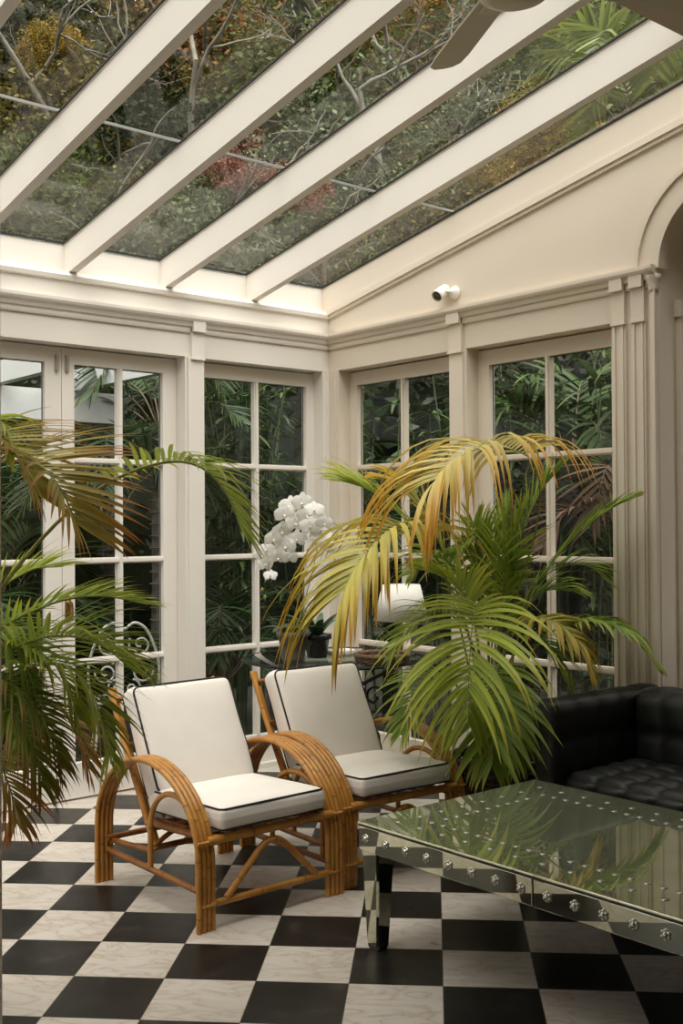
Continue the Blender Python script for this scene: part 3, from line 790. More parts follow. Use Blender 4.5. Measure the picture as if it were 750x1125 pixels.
# ================================================================== MIRRORED COFFEE TABLE
TX0, TX1, TY0, TY1, TZ = 2.585, 3.545, 1.385, 2.968, 0.450
tr = empty('coffee_table', ((TX0 + TX1) / 2, (TY0 + TY1) / 2, 0))
tag(tr, 'low mirrored coffee table studded with silver rosettes, in front of the black sofa', 'coffee table')
tl = Vector(tr.location)
def tpart(mb, name, mt, par=None):
    mb.v = [tuple(Vector(p) - tl) for p in mb.v]
    return mb.build(name, mt, par or tr)
mb = MB(); mb.box(TX0 - 0.004, TX1 + 0.004, TY0 - 0.004, TY1 + 0.004, TZ - 0.008, TZ, bev=0.0025); tpart(mb, 'tabletop', M['mirror_top'])
mb = MB(); mb.box(TX0 - 0.001, TX1 + 0.001, TY0 - 0.001, TY1 + 0.001, TZ - 0.014, TZ - 0.0085); tpart(mb, 'tabletop_edge', M['mirror_edge'])
AH = 0.086
ys = [TY0, TY0 + 0.79, TY1]
for x, sg in ((TX0, 1), (TX1, -1)):
    for k in range(2):
        mb = MB(); mb.box(x, x + sg * 0.02, ys[k] + (0.002 if k else 0.0), ys[k + 1] - (0.002 if k == 0 else 0), TZ - 0.014 - AH, TZ - 0.0145, bev=0.003); tpart(mb, 'apron_panel', M['mirror'])
for y, sg in ((TY0, 1), (TY1, -1)):
    mb = MB(); mb.box(TX0 + 0.021, TX1 - 0.021, y, y + sg * 0.02, TZ - 0.014 - AH, TZ - 0.0145, bev=0.003); tpart(mb, 'apron_panel', M['mirror'])
mb = MB(); mb.box(TX0 + 0.02, TX1 - 0.02, TY0 + 0.02, TY1 - 0.02, TZ - 0.03, TZ - 0.0145); tpart(mb, 'tabletop_core', M['mirror_edge'])
for ix, (x, sx) in enumerate(((TX0, 1), (TX1, -1))):
    for iy, (y, sy) in enumerate(((TY0, 1), (TY1, -1))):
        mb = MB()
        zt, zb = TZ - 0.0145 - AH, 0.0
        secs = [(zt, 0.010, 0.092), (0.05, 0.020, 0.078), (0.016, 0.022, 0.076), (zb, 0.028, 0.070)]
        vs = []; c = 0.007
        for z, a, b in secs:
            a -= 0.004
            q = [(a + c, a), (b - c, a), (b, a + c), (b, b - c), (b - c, b), (a + c, b), (a, b - c), (a, a + c)]
            vs += [(x + sx * p, y + sy * r_, z) for p, r_ in q]
        fs = []
        for i in range(3):
            for k in range(8): fs.append((i * 8 + k, i * 8 + (k + 1) % 8, (i + 1) * 8 + (k + 1) % 8, (i + 1) * 8 + k))
        fs += [tuple(range(8)), tuple(range(24, 32))[::-1]]
        if sx * sy < 0: pass
        mb.add(vs, fs); tpart(mb, 'leg', M['mirror'])
# rosettes on the apron: a domed centre in a ring of six petals
def rosette_mesh():
    mb = MB()
    mb.lathe([(0.0165, 0.0), (0.0165, 0.002), (0.013, 0.005), (0.0105, 0.0035), (0.009, 0.0065), (0.006, 0.0105), (0.0, 0.012)], (0, 0, 0), 18, axis=2,
             fn=lambda p, a: (p[0] * (1 + 0.12 * math.cos(6 * a)), p[1] * (1 + 0.12 * math.cos(6 * a)), p[2]))
    for k in range(6):
        a = PI / 3 * k
        mb.lathe([(0.0052, 0.002), (0.0045, 0.005), (0.0025, 0.0068), (0, 0.0072)], (0.0118 * math.cos(a), 0.0118 * math.sin(a), 0), 8)
    return mb
ros = rosette_mesh().build('rosette', M['stud'], tr)
def place_stud(src, first, loc, rot):
    o = src if first else src.copy()
    if not first: COL.objects.link(o); o.parent = tr
    o.location = Vector(loc) - tl; o.rotation_euler = rot
first = True
for k in range(15):
    y = 2.929 - 0.1012 * k
    place_stud(ros, first, (TX0, y, 0.395), (0, -PI / 2, 0)); first = False
for k in range(9): place_stud(ros, False, (TX0 + 0.075 + 0.1012 * k, TY0, 0.395), (PI / 2, 0, 0))
for k in range(9): place_stud(ros, False, (TX0 + 0.075 + 0.1012 * k, TY1, 0.395), (-PI / 2, 0, 0))
for k in range(15): place_stud(ros, False, (TX1, 2.929 - 0.1012 * k, 0.395), (0, PI / 2, 0))
mb = MB(); mb.lathe([(0.0125, 0.0), (0.0118, 0.0012), (0.008, 0.0028), (0.0, 0.0035)], (0, 0, 0), 16)
st = mb.build('table_stud', M['flatstud'], tr)
first = True
for x in (2.686, 3.457):
    for k in range(13):
        place_stud(st, first, (x, 2.868 - 0.1085 * k, TZ), (0, 0, 0)); first = False
for x in (2.768, 3.372):
    for k in range(22):
        place_stud(st, False, (x, 2.782 - 0.0553 * k, TZ), (0, 0, 0))
for k in range(6): place_stud(st, False, (2.794 + 0.11 * k, 2.868, TZ), (0, 0, 0))
for k in range(9): place_stud(st, False, (2.840 + 0.055 * k, 2.782, TZ), (0, 0, 0))

# ================================================================== TUFTED SOFA
SX0, SX1, SY0, SY1 = 3.67, 4.50, 0.80, 3.085
sr = empty('leather_sofa', ((SX0 + SX1) / 2, (SY0 + SY1) / 2, 0))
tag(sr, 'black tufted leather sofa with square arms along the right wall', 'sofa')
sl = Vector(sr.location)
def spart(mb, name, mt, par=None):
    mb.v = [tuple(Vector(p) - sl) for p in mb.v]
    return mb.build(name, mt, par or sr)
def puff_box(x0, x1, y0, y1, z0, z1, nx, ny, nz, puff, pw=0.5, res=7, r=0.012, sides=None):
    """upholstered block: every face is a grid of tufts that swell between their seams"""
    mb = MB()
    lo, hi, nn = (x0, y0, z0), (x1, y1, z1), (nx, ny, nz)
    for ax in range(3):
        a, b = [(1, 2), (2, 0), (0, 1)][ax]
        for sg in (0, 1):
            U, V = nn[a] * res, nn[b] * res
            pf = puff if not sides else sides.get((ax, sg), puff)
            vs = []
            for i in range(U + 1):
                for j in range(V + 1):
                    u, v = i / U, j / V
                    p = [0, 0, 0]
                    p[a] = lo[a] + (hi[a] - lo[a]) * u; p[b] = lo[b] + (hi[b] - lo[b]) * v
                    su = abs(math.sin(PI * u * nn[a])); sv = abs(math.sin(PI * v * nn[b]))
                    h = pf * ((su * sv) ** pw)
                    p[ax] = (hi[ax] if sg else lo[ax]) + (h if sg else -h)
                    # soften the outer corners
                    for q, t_ in ((a, u), (b, v)):
                        if t_ in (0.0, 1.0): p[ax] += (-r if sg else r) * 0.5; p[q] += (r if t_ == 0 else -r) * 0.5
                    vs.append(tuple(p))
            fs = []
            for i in range(U):
                for j in range(V):
                    q = (i * (V + 1) + j, (i + 1) * (V + 1) + j, (i + 1) * (V + 1) + j + 1, i * (V + 1) + j + 1)
                    fs.append(q if sg else q[::-1])
            mb.add(vs, fs, smooth=True)
    return mb
mb = puff_box(SX0, 4.46, 2.965, SY1 - 0.005, 0.11, 0.745, 5, 1, 4, 0.010, 0.45); spart(mb, 'arm', M['leather'])
mb = puff_box(SX0, 4.46, SY0, SY0 + 0.115, 0.11, 0.745, 5, 1, 4, 0.010, 0.45); spart(mb, 'arm', M['leather'])
mb = puff_box(4.225, 4.47, SY0 + 0.12, 2.955, 0.40, 0.735, 1, 14, 2, 0.022, 0.42); spart(mb, 'back_cushion', M['leather'])
mb = puff_box(3.735, 4.215, SY0 + 0.12, 2.955, 0.335, 0.435, 4, 14, 1, 0.026, 0.34, res=9); spart(mb, 'seat_cushion', M['leather'])
mb = MB()
for i in range(1, 4):
    for k in range(1, 14):
        x = 3.735 + 0.12 * i; y = SY0 + 0.12 + (2.955 - SY0 - 0.12) * k / 14
        mb.lathe([(0.009, 0), (0.008, 0.004), (0, 0.006)], (x, y, 0.433), 8)
spart(mb, 'tuft_button', M['leather'])['kind'] = 'stuff'
mb = MB(); mb.box(3.75, 4.46, SY0 + 0.117, 2.963, 0.19, 0.330, bev=0.012); spart(mb, 'base', M['leather'])
mb = MB(); mb.box(4.40, 4.47, SY0 + 0.12, 2.955, 0.2, 0.40, bev=0.01); spart(mb, 'rear_panel', M['leather'])
for x in (3.75, 4.40):
    for y in (SY0 + 0.07, 2.99):
        mb = MB(); mb.box(x - 0.015, x + 0.015, y - 0.015, y + 0.015, 0, 0.205, bev=0.003); spart(mb, 'leg', M['iron'])

# ================================================================== PALM FRONDS
def frond_mesh(path, start, L, pairs, ang=(62, 28), droop=0.9, width=0.020, rw=0.006, seed=0, up=None, n=60, shape=1.0, side_bias=0.0, vee=0.25, tiplen=0.35, baselen=0.55, sides=(-1, 1)):
    rng = random.Random(seed)
    P = spline(path, n)
    mb = MB()
    mb.tube(P[::2] + ([P[-1]] if (n - 1) % 2 else []), [rw * (1 - 0.8 * i / (len(P[::2]) + ((n - 1) % 2) - 1)) for i in range(len(P[::2]) + ((n - 1) % 2))], 6, mi=0)
    Z = Vector((0, 0, 1))
    for k in range(pairs):
        f = start + (1 - start) * (k + 0.5) / pairs
        i = min(n - 2, f * (n - 1)); a = int(i); q = i - a
        p = P[a].lerp(P[a + 1], q)
        T = (P[min(a + 2, n - 1)] - P[max(a - 1, 0)]).normalized()
        U = (up if up is not None else Z)
        S = T.cross(U)
        if S.length < 0.15: S = T.cross(Vector((EX[0] * 0 + 0.64, 0.76, 0)))
        S.normalize()
        Nn = S.cross(T).normalized()
        s = (k + 0.5) / pairs
        ln = L * (baselen + (1 - baselen) * min(1, s / 0.3)) if s < 0.3 else L * (1 - (1 - tiplen) * ((s - 0.3) / 0.7) ** 1.3)
        th = math.radians(ang[0] + (ang[1] - ang[0]) * s)
        for sg in sides:
            l = ln * rng.uniform(0.86, 1.1)
            th2 = th + rng.uniform(-0.10, 0.10)
            d = (T * math.cos(th2) + S * (sg * math.sin(th2)) + Nn * (vee + rng.uniform(-0.10, 0.10))).normalized()
            m = 7
            pos = p.copy(); w0 = width * rng.uniform(0.8, 1.15)
            vs = []; fs = []; uv = []
            rv = rng.random()
            dr = droop * rng.uniform(0.75, 1.25)
            for j in range(m + 1):
                u = j / m
                wv = w0 * (min(1, 0.35 + u * 3.2) if u < 0.25 else max(0.03, (1 - ((u - 0.25) / 0.75) ** 1.9)))
                wd = T - d * T.dot(d)
                if wd.length < 1e-3: wd = S - d * S.dot(d)
                wd.normalize()
                nd = d.cross(wd)
                e = wv * 0.5
                vs += [pos - wd * e, pos + nd * (e * 0.35 * (1 if nd.z < 0 else -1)), pos + wd * e]
                if j < m:
                    o = j * 3
                    u1 = (j + 1) / m
                    fs += [(o, o + 1, o + 4, o + 3), (o + 1, o + 2, o + 5, o + 4)]
                    uv += [((u, rv), (u, rv), (u1, rv), (u1, rv))] * 2
                pos = pos + d * (l / m)
                d = (d + Vector((0, 0, -1)) * (dr / m) * (0.5 + 1.2 * u)).normalized()
            mb.add(vs, fs, uv, 1, True)
    return mb

def px_path(pts): return [at(*p) for p in pts]
def pot_profile(r0, r1, h, t=0.015): return [(0, 0.0), (r0, 0.0), (r0 * 1.02, 0.01), (r1, h - 0.03), (r1 + 0.012, h - 0.028), (r1 + 0.012, h), (r1 - t, h), (r1 - t - 0.005, h - 0.05), (0, h - 0.05)]

# --- big palm in the wicker basket
BK = rf(0.74, 5.25, 0)
pr = empty('potted_palm', (BK.x, BK.y, 0.0))
tag(pr, 'large golden green palm in a dark wicker basket between armchair and sofa', 'palm')
def ppart(mb, name, mts, par, root):
    mb.v = [tuple(Vector(p) - Vector(root.location)) for p in mb.v]
    return mb.build(name, mts, par)
# woven basket: 26 stakes with weavers passing in front and behind
def basket(mb, c, r0, r1, h, nst=26, rows=22):
    for j in range(rows):
        z = 0.012 + (h - 0.024) * j / (rows - 1); rr = r0 + (r1 - r0) * (z / h) ** 0.8
        P = []
        n = nst * 4
        for i in range(n):
            a = 2 * PI * i / n
            q = rr + 0.007 * math.sin(a * nst / 2 + PI * (j % 2))
            P.append((c[0] + q * math.cos(a), c[1] + q * math.sin(a), z))
        mb.tube(P, 0.0085, 5, closed=True)
    for i in range(nst):
        a = 2 * PI * (i + 0.5) / nst
        mb.tube([(c[0] + r0 * math.cos(a), c[1] + r0 * math.sin(a), 0.0), (c[0] + r1 * math.cos(a), c[1] + r1 * math.sin(a), h)], 0.006, 5)
    mb.tube([(c[0] + r1 * math.cos(2 * PI * i / 48), c[1] + r1 * math.sin(2 * PI * i / 48), h) for i in range(48)], 0.014, 8, closed=True)
    mb.lathe([(0, 0.004), (r0, 0.004), (r0 - 0.02, 0.02), (0, 0.02)], (c[0], c[1], 0), 24)
    return mb
ppart(basket(MB(), (BK.x, BK.y), 0.19, 0.232, 0.40), 'basket', M['wicker'], pr, pr)
mb = MB(); mb.lathe([(0.0, 0.35), (0.10, 0.355), (0.210, 0.345), (0.20, 0.1), (0.0, 0.1)], (BK.x, BK.y, 0), 24); ppart(mb, 'soil', M['soil'], pr, pr)
def base(dx=0, dd=0.0): return (542 + dx, 838, 5.26 + dd)
FR = [
 # (path, start, leaf length, pairs, kwargs, material)
 ([base(2), (556, 700, 5.34), (590, 575, 5.32), (588, 512, 5.22), (556, 492, 5.10), (522, 494, 4.98), (494, 510, 4.90), (480, 526, 4.86)], 0.48, 0.66, 32, dict(droop=2.8, ang=(84, 34), width=0.027, vee=0.34, tiplen=0.8, baselen=0.8), 'f_gold'),
 ([base(-12), (512, 720, 5.24), (488, 632, 5.16), (462, 588, 5.06), (436, 580, 4.98), (410, 598, 4.90), (390, 624, 4.83), (378, 650, 4.79)], 0.40, 0.62, 36, dict(droop=2.4, ang=(80, 28), width=0.026, vee=0.34, tiplen=0.8, baselen=0.75), 'f_ygold'),
 ([base(0), (545, 750, 5.15), (541, 685, 5.02), (526, 664, 4.88), (518, 694, 4.72), (515, 745, 4.64), (514, 795, 4.62)], 0.49, 0.56, 30, dict(droop=1.7, ang=(80, 28), width=0.021, vee=0.55), 'f_lime'),
 ([base(4), (553, 770, 5.10), (549, 730, 4.98), (543, 752, 4.84), (541, 800, 4.76), (541, 838, 4.74)], 0.45, 0.38, 26, dict(droop=1.1, ang=(75, 25), width=0.025), 'f_green'),
 ([base(10), (562, 730, 5.20), (578, 686, 5.10), (604, 682, 5.00), (630, 702, 4.95), (648, 736, 4.92)], 0.40, 0.30, 24, dict(droop=1.7, ang=(75, 40), width=0.028), 'f_ygold'),
 ([base(12), (575, 735, 5.25), (612, 690, 5.20), (652, 683, 5.15), (690, 698, 5.12), (718, 726, 5.10)], 0.42, 0.29, 26, dict(droop=1.5, ang=(65, 30), width=0.026), 'f_green'),
 ([base(6, .1), (552, 720, 5.36), (580, 655, 5.32), (622, 600, 5.28), (660, 566, 5.22), (688, 549, 5.18)], 0.40, 0.28, 26, dict(droop=0.5, ang=(30, 12), width=0.018, vee=0.1), 'f_green'),
 ([base(4, .1), (547, 720, 5.40), (562, 640, 5.38), (576, 580, 5.36), (594, 540, 5.34), (612, 518, 5.32)], 0.40, 0.34, 28, dict(droop=0.5, ang=(55, 22), width=0.017, vee=0.2), 'f_green'),
 ([base(0, .1), (540, 720, 5.40), (545, 640, 5.42), (552, 590, 5.42), (560, 558, 5.42)], 0.42, 0.34, 26, dict(droop=0.5, ang=(55, 24), width=0.018, vee=0.2), 'f_green'),
 ([base(-8, .1), (515, 700, 5.40), (478, 612, 5.42), (440, 566, 5.42), (408, 540, 5.42), (388, 532, 5.42)], 0.48, 0.42, 24, dict(droop=0.55, ang=(34, 14), width=0.019, vee=0.1), 'f_lime'),
 ([base(-6, .1), (520, 720, 5.40), (498, 640, 5.42), (476, 580, 5.42), (450, 540, 5.40), (425, 526, 5.40)], 0.48, 0.36, 24, dict(droop=1.0, ang=(46, 20), width=0.020, vee=0.1), 'f_ygold'),
 ([base(-4, .1), (528, 740, 5.42), (518, 670, 5.45), (500, 625, 5.42), (476, 612, 5.36), (452, 630, 5.30)], 0.44, 0.32, 26, dict(droop=1.0, ang=(70, 30), width=0.022), 'f_green'),
 ([base(2, .1), (545, 730, 5.40), (575, 660, 5.38), (610, 625, 5.36), (645, 622, 5.32), (668, 640, 5.30)], 0.40, 0.24, 20, dict(droop=0.7, ang=(50, 22), width=0.013), 'f_green'),
 ([base(-10), (510, 770, 5.12), (488, 738, 5.02), (466, 742, 4.95), (450, 775, 4.90), (442, 805, 4.88)], 0.40, 0.30, 24, dict(droop=1.2, ang=(70, 30), width=0.020), 'f_green'),
 ([base(8, .05), (556, 740, 5.30), (580, 700, 5.28), (605, 715, 5.22), (622, 750, 5.20)], 0.42, 0.28, 20, dict(droop=1.1, ang=(60, 25), width=0.020), 'f_green'),
 ([base(-4, .12), (527, 740, 5.42), (510, 690, 5.42), (480, 672, 5.36), (450, 690, 5.30), (432, 720, 5.28)], 0.40, 0.32, 24, dict(droop=0.9, ang=(65, 28), width=0.020), 'f_green'),
 ([base(2, .12), (538, 740, 5.45), (535, 680, 5.50), (522, 630, 5.52), (508, 600, 5.50)], 0.42, 0.34, 24, dict(droop=0.7, ang=(60, 28), width=0.026), 'f_green'),
 ([base(8), (552, 790, 5.05), (560, 765, 4.98), (566, 790, 4.90), (568, 838, 4.88)], 0.45, 0.28, 20, dict(droop=1.1, ang=(65, 25), width=0.020), 'f_green'),
 ([base(2, .1), (545, 730, 5.40), (556, 660, 5.42), (548, 610, 5.40), (528, 590, 5.36), (505, 605, 5.30)], 0.42, 0.32, 24, dict(droop=0.9, ang=(62, 28), width=0.022), 'f_green'),
 ([base(6, .1), (550, 740, 5.36), (572, 680, 5.34), (598, 650, 5.32), (628, 650, 5.28)], 0.42, 0.30, 22, dict(droop=0.8, ang=(55, 24), width=0.018), 'f_green'),
 ([base(-2, .1), (536, 720, 5.36), (536, 650, 5.34), (528, 605, 5.32), (520, 575, 5.30)], 0.42, 0.36, 24, dict(droop=0.5, ang=(54, 24), width=0.017, vee=0.2), 'f_green'),
 ([base(2, .06), (546, 720, 5.30), (552, 650, 5.26), (560, 600, 5.24), (574, 565, 5.22)], 0.42, 0.36, 24, dict(droop=0.5, ang=(54, 24), width=0.017, vee=0.2), 'f_lime'),
 ([base(-4, .05), (528, 730, 5.26), (518, 672, 5.22), (500, 640, 5.18), (474, 628, 5.14)], 0.42, 0.34, 24, dict(droop=0.8, ang=(56, 24), width=0.022, vee=0.2), 'f_lime'),
]
for k, (pth, st_, L, prs, kw, mt) in enumerate(FR):
    mb = frond_mesh(px_path(pth), st_, L, prs, seed=100 + k, **kw)
    o = ppart(mb, 'frond', [M['stem'], M[mt]], pr, pr)
    if mt in ('f_gold', 'f_ygold'): o['label'] = 'golden yellow frond'

# --- palm at the left edge
PK = rf(-1.36, 3.25, 0)
pr2 = empty('potted_palm', (PK.x, PK.y, 0)); tag(pr2, 'palm with arching green and rusty fronds at the left edge by the doors', 'palm')
mb = MB(); mb.lathe(pot_profile(0.16, 0.22, 0.42), (PK.x, PK.y, 0), 28); ppart(mb, 'pot', M['terracotta'], pr2, pr2)
mb = MB(); mb.lathe([(0, 0.385), (0.1, 0.39), (0.195, 0.378), (0.19, 0.3), (0, 0.3)], (PK.x, PK.y, 0), 24); ppart(mb, 'soil', M['soil'], pr2, pr2)
def b2(dx=0, dd=0): return (-132 + dx, 960, 3.25 + dd)
FL = [
 ([b2(), (-60, 740, 3.20), (0, 648, 3.15), (62, 575, 3.10), (120, 530, 3.05), (180, 508, 3.02), (222, 514, 3.00), (250, 545, 3.00), (266, 585, 3.00)], 0.50, 0.27, 34, dict(droop=0.75, ang=(80, 38), width=0.014, vee=0.3, rw=0.008, tiplen=0.5), 'f_lime'),
 ([b2(-4), (-70, 690, 3.10), (-28, 560, 3.00), (0, 505, 2.90), (30, 502, 2.80), (62, 530, 2.72), (86, 578, 2.68)], 0.46, 0.32, 30, dict(droop=0.35, ang=(74, 30), width=0.016, vee=0.4, tiplen=0.5), 'f_amber'),
 ([b2(-4), (-80, 660, 3.10), (-62, 540, 2.95), (-40, 490, 2.9), (-12, 478, 2.85), (20, 500, 2.8), (42, 545, 2.78)], 0.46, 0.30, 26, dict(droop=0.5, ang=(72, 30), width=0.015, vee=0.35), 'f_amber'),
 ([b2(-4), (-80, 660, 3.10), (-52, 540, 3.00), (-30, 478, 2.95), (-10, 460, 2.9), (8, 472, 2.88), (16, 500, 2.86)], 0.5, 0.16, 18, dict(droop=1.2, ang=(70, 30), width=0.012), 'f_lime'),
 ([b2(2), (-70, 800, 3.10), (-10, 730, 3.00), (50, 700, 2.92), (105, 706, 2.88), (150, 740, 2.86)], 0.36, 0.27, 40, dict(droop=0.7, ang=(58, 22), width=0.010, vee=0.4), 'f_lime'),
 ([b2(2), (-70, 780, 3.12), (-10, 700, 3.05), (55, 664, 3.0), (110, 655, 3.0), (162, 664, 3.0)], 0.38, 0.20, 30, dict(droop=0.4, ang=(46, 18), width=0.010, vee=0.25), 'f_lime'),
 ([b2(4), (-62, 820, 3.08), (-5, 758, 2.98), (45, 730, 2.90), (88, 742, 2.85), (112, 790, 2.82), (122, 840, 2.82)], 0.40, 0.23, 34, dict(droop=0.9, ang=(56, 22), width=0.009), 'f_lime'),
 ([b2(4), (-72, 850, 3.05), (-25, 790, 2.95), (10, 780, 2.88), (34, 815, 2.84), (46, 865, 2.82)], 0.40, 0.25, 32, dict(droop=1.0, ang=(62, 25), width=0.010), 'f_mixed'),
 ([b2(6), (-80, 870, 3.02), (-36, 830, 2.94), (-5, 835, 2.88), (12, 870, 2.86), (18, 905, 2.86)], 0.40, 0.22, 26, dict(droop=0.9, ang=(60, 25), width=0.010), 'f_rust'),
 ([b2(2), (-66, 760, 3.2), (-15, 665, 3.2), (30, 628, 3.2), (70, 622, 3.2)], 0.40, 0.22, 26, dict(droop=0.4, ang=(50, 22), width=0.010, vee=0.2), 'f_lime'),
 ([b2(6), (-58, 835, 3.15), (-8, 780, 3.12), (40, 765, 3.1), (80, 795, 3.08), (98, 845, 3.06)], 0.40, 0.21, 28, dict(droop=0.9, ang=(58, 22), width=0.009), 'f_rust'),
 ([b2(0), (-84, 800, 3.15), (-40, 720, 3.1), (-5, 690, 3.05), (22, 712, 3.0), (36, 760, 3.0)], 0.42, 0.24, 28, dict(droop=0.9, ang=(60, 25), width=0.012), 'f_green'),
 ([b2(0), (-84, 840, 3.12), (-44, 770, 3.05), (-10, 745, 3.0), (14, 775, 2.95), (22, 825, 2.95)], 0.40, 0.26, 30, dict(droop=1.0, ang=(60, 25), width=0.012), 'f_green'),
 ([b2(3), (-66, 800, 3.12), (-20, 735, 3.06), (25, 712, 3.0), (65, 735, 2.95), (85, 785, 2.92)], 0.38, 0.25, 32, dict(droop=0.9, ang=(60, 22), width=0.010), 'f_lime'),
 ([b2(3), (-70, 820, 3.08), (-24, 760, 3.0), (12, 752, 2.95), (46, 785, 2.9), (66, 840, 2.88)], 0.38, 0.25, 30, dict(droop=1.0, ang=(60, 22), width=0.010), 'f_mixed'),
]
for k, (pth, st_, L, prs, kw, mt) in enumerate(FL):
    mb = frond_mesh(px_path(pth), st_, L, prs, seed=300 + k, **kw)
    o = ppart(mb, 'frond', [M['stem'], M[mt]], pr2, pr2)
    if mt in ('f_amber', 'f_rust'): o['label'] = 'rusty orange tipped frond'

# ================================================================== ROUND GLASS TABLE IN THE CORNER
GC = Vector((3.93, 4.71)); GZ = 0.772; GR = 0.50
gt = empty('round_table', (GC.x, GC.y, 0)); tag(gt, 'round glass topped table on black scrolled iron base in the corner', 'table')
mb = MB(); mb.lathe([(0, -0.010), (GR - 0.006, -0.010), (GR, -0.006), (GR, -0.003), (GR - 0.006, 0.0), (0, 0)], (0, 0, GZ), 64); mb.build('tabletop', glass_mat('table_glass', (0.72, 0.78, 0.74)), gt)
mb = MB(); mb.tube([((GR + 0.003) * math.cos(2 * PI * i / 64), (GR + 0.003) * math.sin(2 * PI * i / 64), GZ - 0.006) for i in range(64)], 0.0065, 8, closed=True); mb.build('rim', M['iron'], gt)
def scroll(c, r, turns, a0, sgn, n=26, shrink=0.15):
    return [(c[0] + r * (1 - (1 - shrink) * i / n) * math.cos(a0 + sgn * 2 * PI * turns * i / n), c[1] + r * (1 - (1 - shrink) * i / n) * math.sin(a0 + sgn * 2 * PI * turns * i / n)) for i in range(n + 1)]
for k in range(4):
    a = PI / 2 * k + 0.5
    mb = MB()
    P = spline([(0.34, GZ - 0.02), (0.27, 0.68), (0.10, 0.56), (0.06, 0.42), (0.10, 0.26), (0.22, 0.12), (0.30, 0.035)], 30)  if False else None
    pts2 = [(0.36, GZ - 0.022), (0.30, 0.70), (0.13, 0.60), (0.065, 0.46), (0.09, 0.30), (0.20, 0.14), (0.31, 0.03)]
    P = spline([(p[0] * math.cos(a), p[0] * math.sin(a), p[1]) for p in pts2], 32)
    mb.tube(P, 0.0105, 8)
    for c, r, t0, s_ in (((0.235, 0.56), 0.085, 1.2, 1), ((0.20, 0.33), 0.075, -1.2, -1)):
        Q = scroll(c, r, 1.35, t0 + PI, s_)
        mb.tube([(q[0] * math.cos(a), q[0] * math.sin(a), q[1]) for q in Q], 0.008, 7)
    mb.build('scroll_leg', M['iron'], gt)
    mb = MB(); mb.lathe([(0, 0), (0.012, 0.001), (0.022, 0.012), (0.024, 0.024), (0.018, 0.038), (0, 0.045)], (0.31 * math.cos(a), 0.31 * math.sin(a), 0), 14); mb.build('ball_foot', M['iron'], gt)
for r, z in ((0.075, 0.46), (0.15, 0.20)):
    mb = MB(); mb.tube([(r * math.cos(2 * PI * i / 32), r * math.sin(2 * PI * i / 32), z) for i in range(32)], 0.008, 8, closed=True); mb.build('iron_ring', M['iron'], gt)
mb = MB(); mb.tube([(0.37 * math.cos(2 * PI * i / 48), 0.37 * math.sin(2 * PI * i / 48), GZ - 0.0215) for i in range(48)], 0.009, 8, closed=True); mb.build('support_ring', M['iron'], gt)

# orchid in a grey pot
OP = at(322, 728, 6.02); OP.z = GZ
orr = empty('orchid', (OP.x, OP.y, GZ)); tag(orr, 'white moth orchid with arching sprays in a grey pot on the glass table', 'orchid')
mb = MB(); mb.lathe(pot_profile(0.062, 0.080, 0.155), (OP.x, OP.y, GZ), 24); ppart(mb, 'pot', M['greypot'], orr, orr)
def blade(mb, p, d, L, wdt, droop, seed, m=8, mi=0):
    rng = random.Random(seed); pos = Vector(p); d = Vector(d).normalized(); rv = rng.random()
    S = d.cross(Vector((0, 0, 1))); S = S.normalized() if S.length > 1e-3 else Vector((1, 0, 0))
    vs = []; fs = []; uv = []
    for j in range(m + 1):
        u = j / m; e = wdt * 0.5 * max(0.05, math.sin(PI * (0.12 + 0.86 * u)) ** 0.7)
        nn = S.cross(d)
        vs += [pos - S * e + nn * e * 0.3, pos, pos + S * e + nn * e * 0.3]
        if j < m:
            o = 3 * j; u1 = (j + 1) / m
            fs += [(o, o + 1, o + 4, o + 3), (o + 1, o + 2, o + 5, o + 4)]; uv += [((u, rv), (u, rv), (u1, rv), (u1, rv))] * 2
        pos = pos + d * (L / m); d = (d + Vector((0, 0, -droop / m))).normalized()
    mb.add(vs, fs, uv, mi, True)
for k in range(6):
    a = 1.05 * k + 0.3
    mb = MB(); blade(mb, (OP.x, OP.y, GZ + 0.12), (math.cos(a), math.sin(a), 0.95), 0.20, 0.065, 1.3, 40 + k); ppart(mb, 'leaf', M['orchid_leaf'], orr, orr)
def flower_mesh(s=1.0):
    mb = MB()
    def petal(ang, L, W, cup, z0):
        m = 6; q = 5; vs = []; fs = []
        for i in range(m + 1):
            u = i / m
            w_ = W * (max(0.06, math.sin(PI * min(1, 0.10 + 0.90 * u)) ** 0.55) if u < 0.999 else 0.25)
            for j in range(q):
                v = (j / (q - 1) - 0.5) * 2
                r = L * u; x = w_ * 0.5 * v
                z = z0 + cup * u * u - 0.18 * abs(v) ** 2 * w_ * u + 0.003 * math.sin(9 * u + 5 * v)
                vs.append(((r * math.cos(ang) - x * math.sin(ang)) * s, (r * math.sin(ang) + x * math.cos(ang)) * s, z * s))
        for i in range(m):
            for j in range(q - 1): fs.append((i * q + j, i * q + j + 1, (i + 1) * q + j + 1, (i + 1) * q + j))
        mb.add(vs, fs, None, 0, True)
    for a in (90, 214, 326): petal(math.radians(a), 0.043, 0.032, -0.006, 0.0)
    for a in (8, 172): petal(math.radians(a), 0.046, 0.054, 0.004, 0.003)
    mb.lathe([(0.003, 0.002), (0.006, 0.007), (0.005, 0.013), (0.002, 0.016), (0, 0.017)], (0, -0.006 * s, 0), 8, 1)
    return mb
stems = [[(322, 700, 6.02), (330, 640, 6.02), (342, 580, 6.00), (338, 556, 5.97), (315, 570, 5.94), (298, 610, 5.92), (291, 640, 5.90)],
         [(326, 700, 6.04), (340, 640, 6.04), (352, 590, 6.02), (362, 574, 6.0), (376, 582, 5.97), (388, 600, 5.95)]]
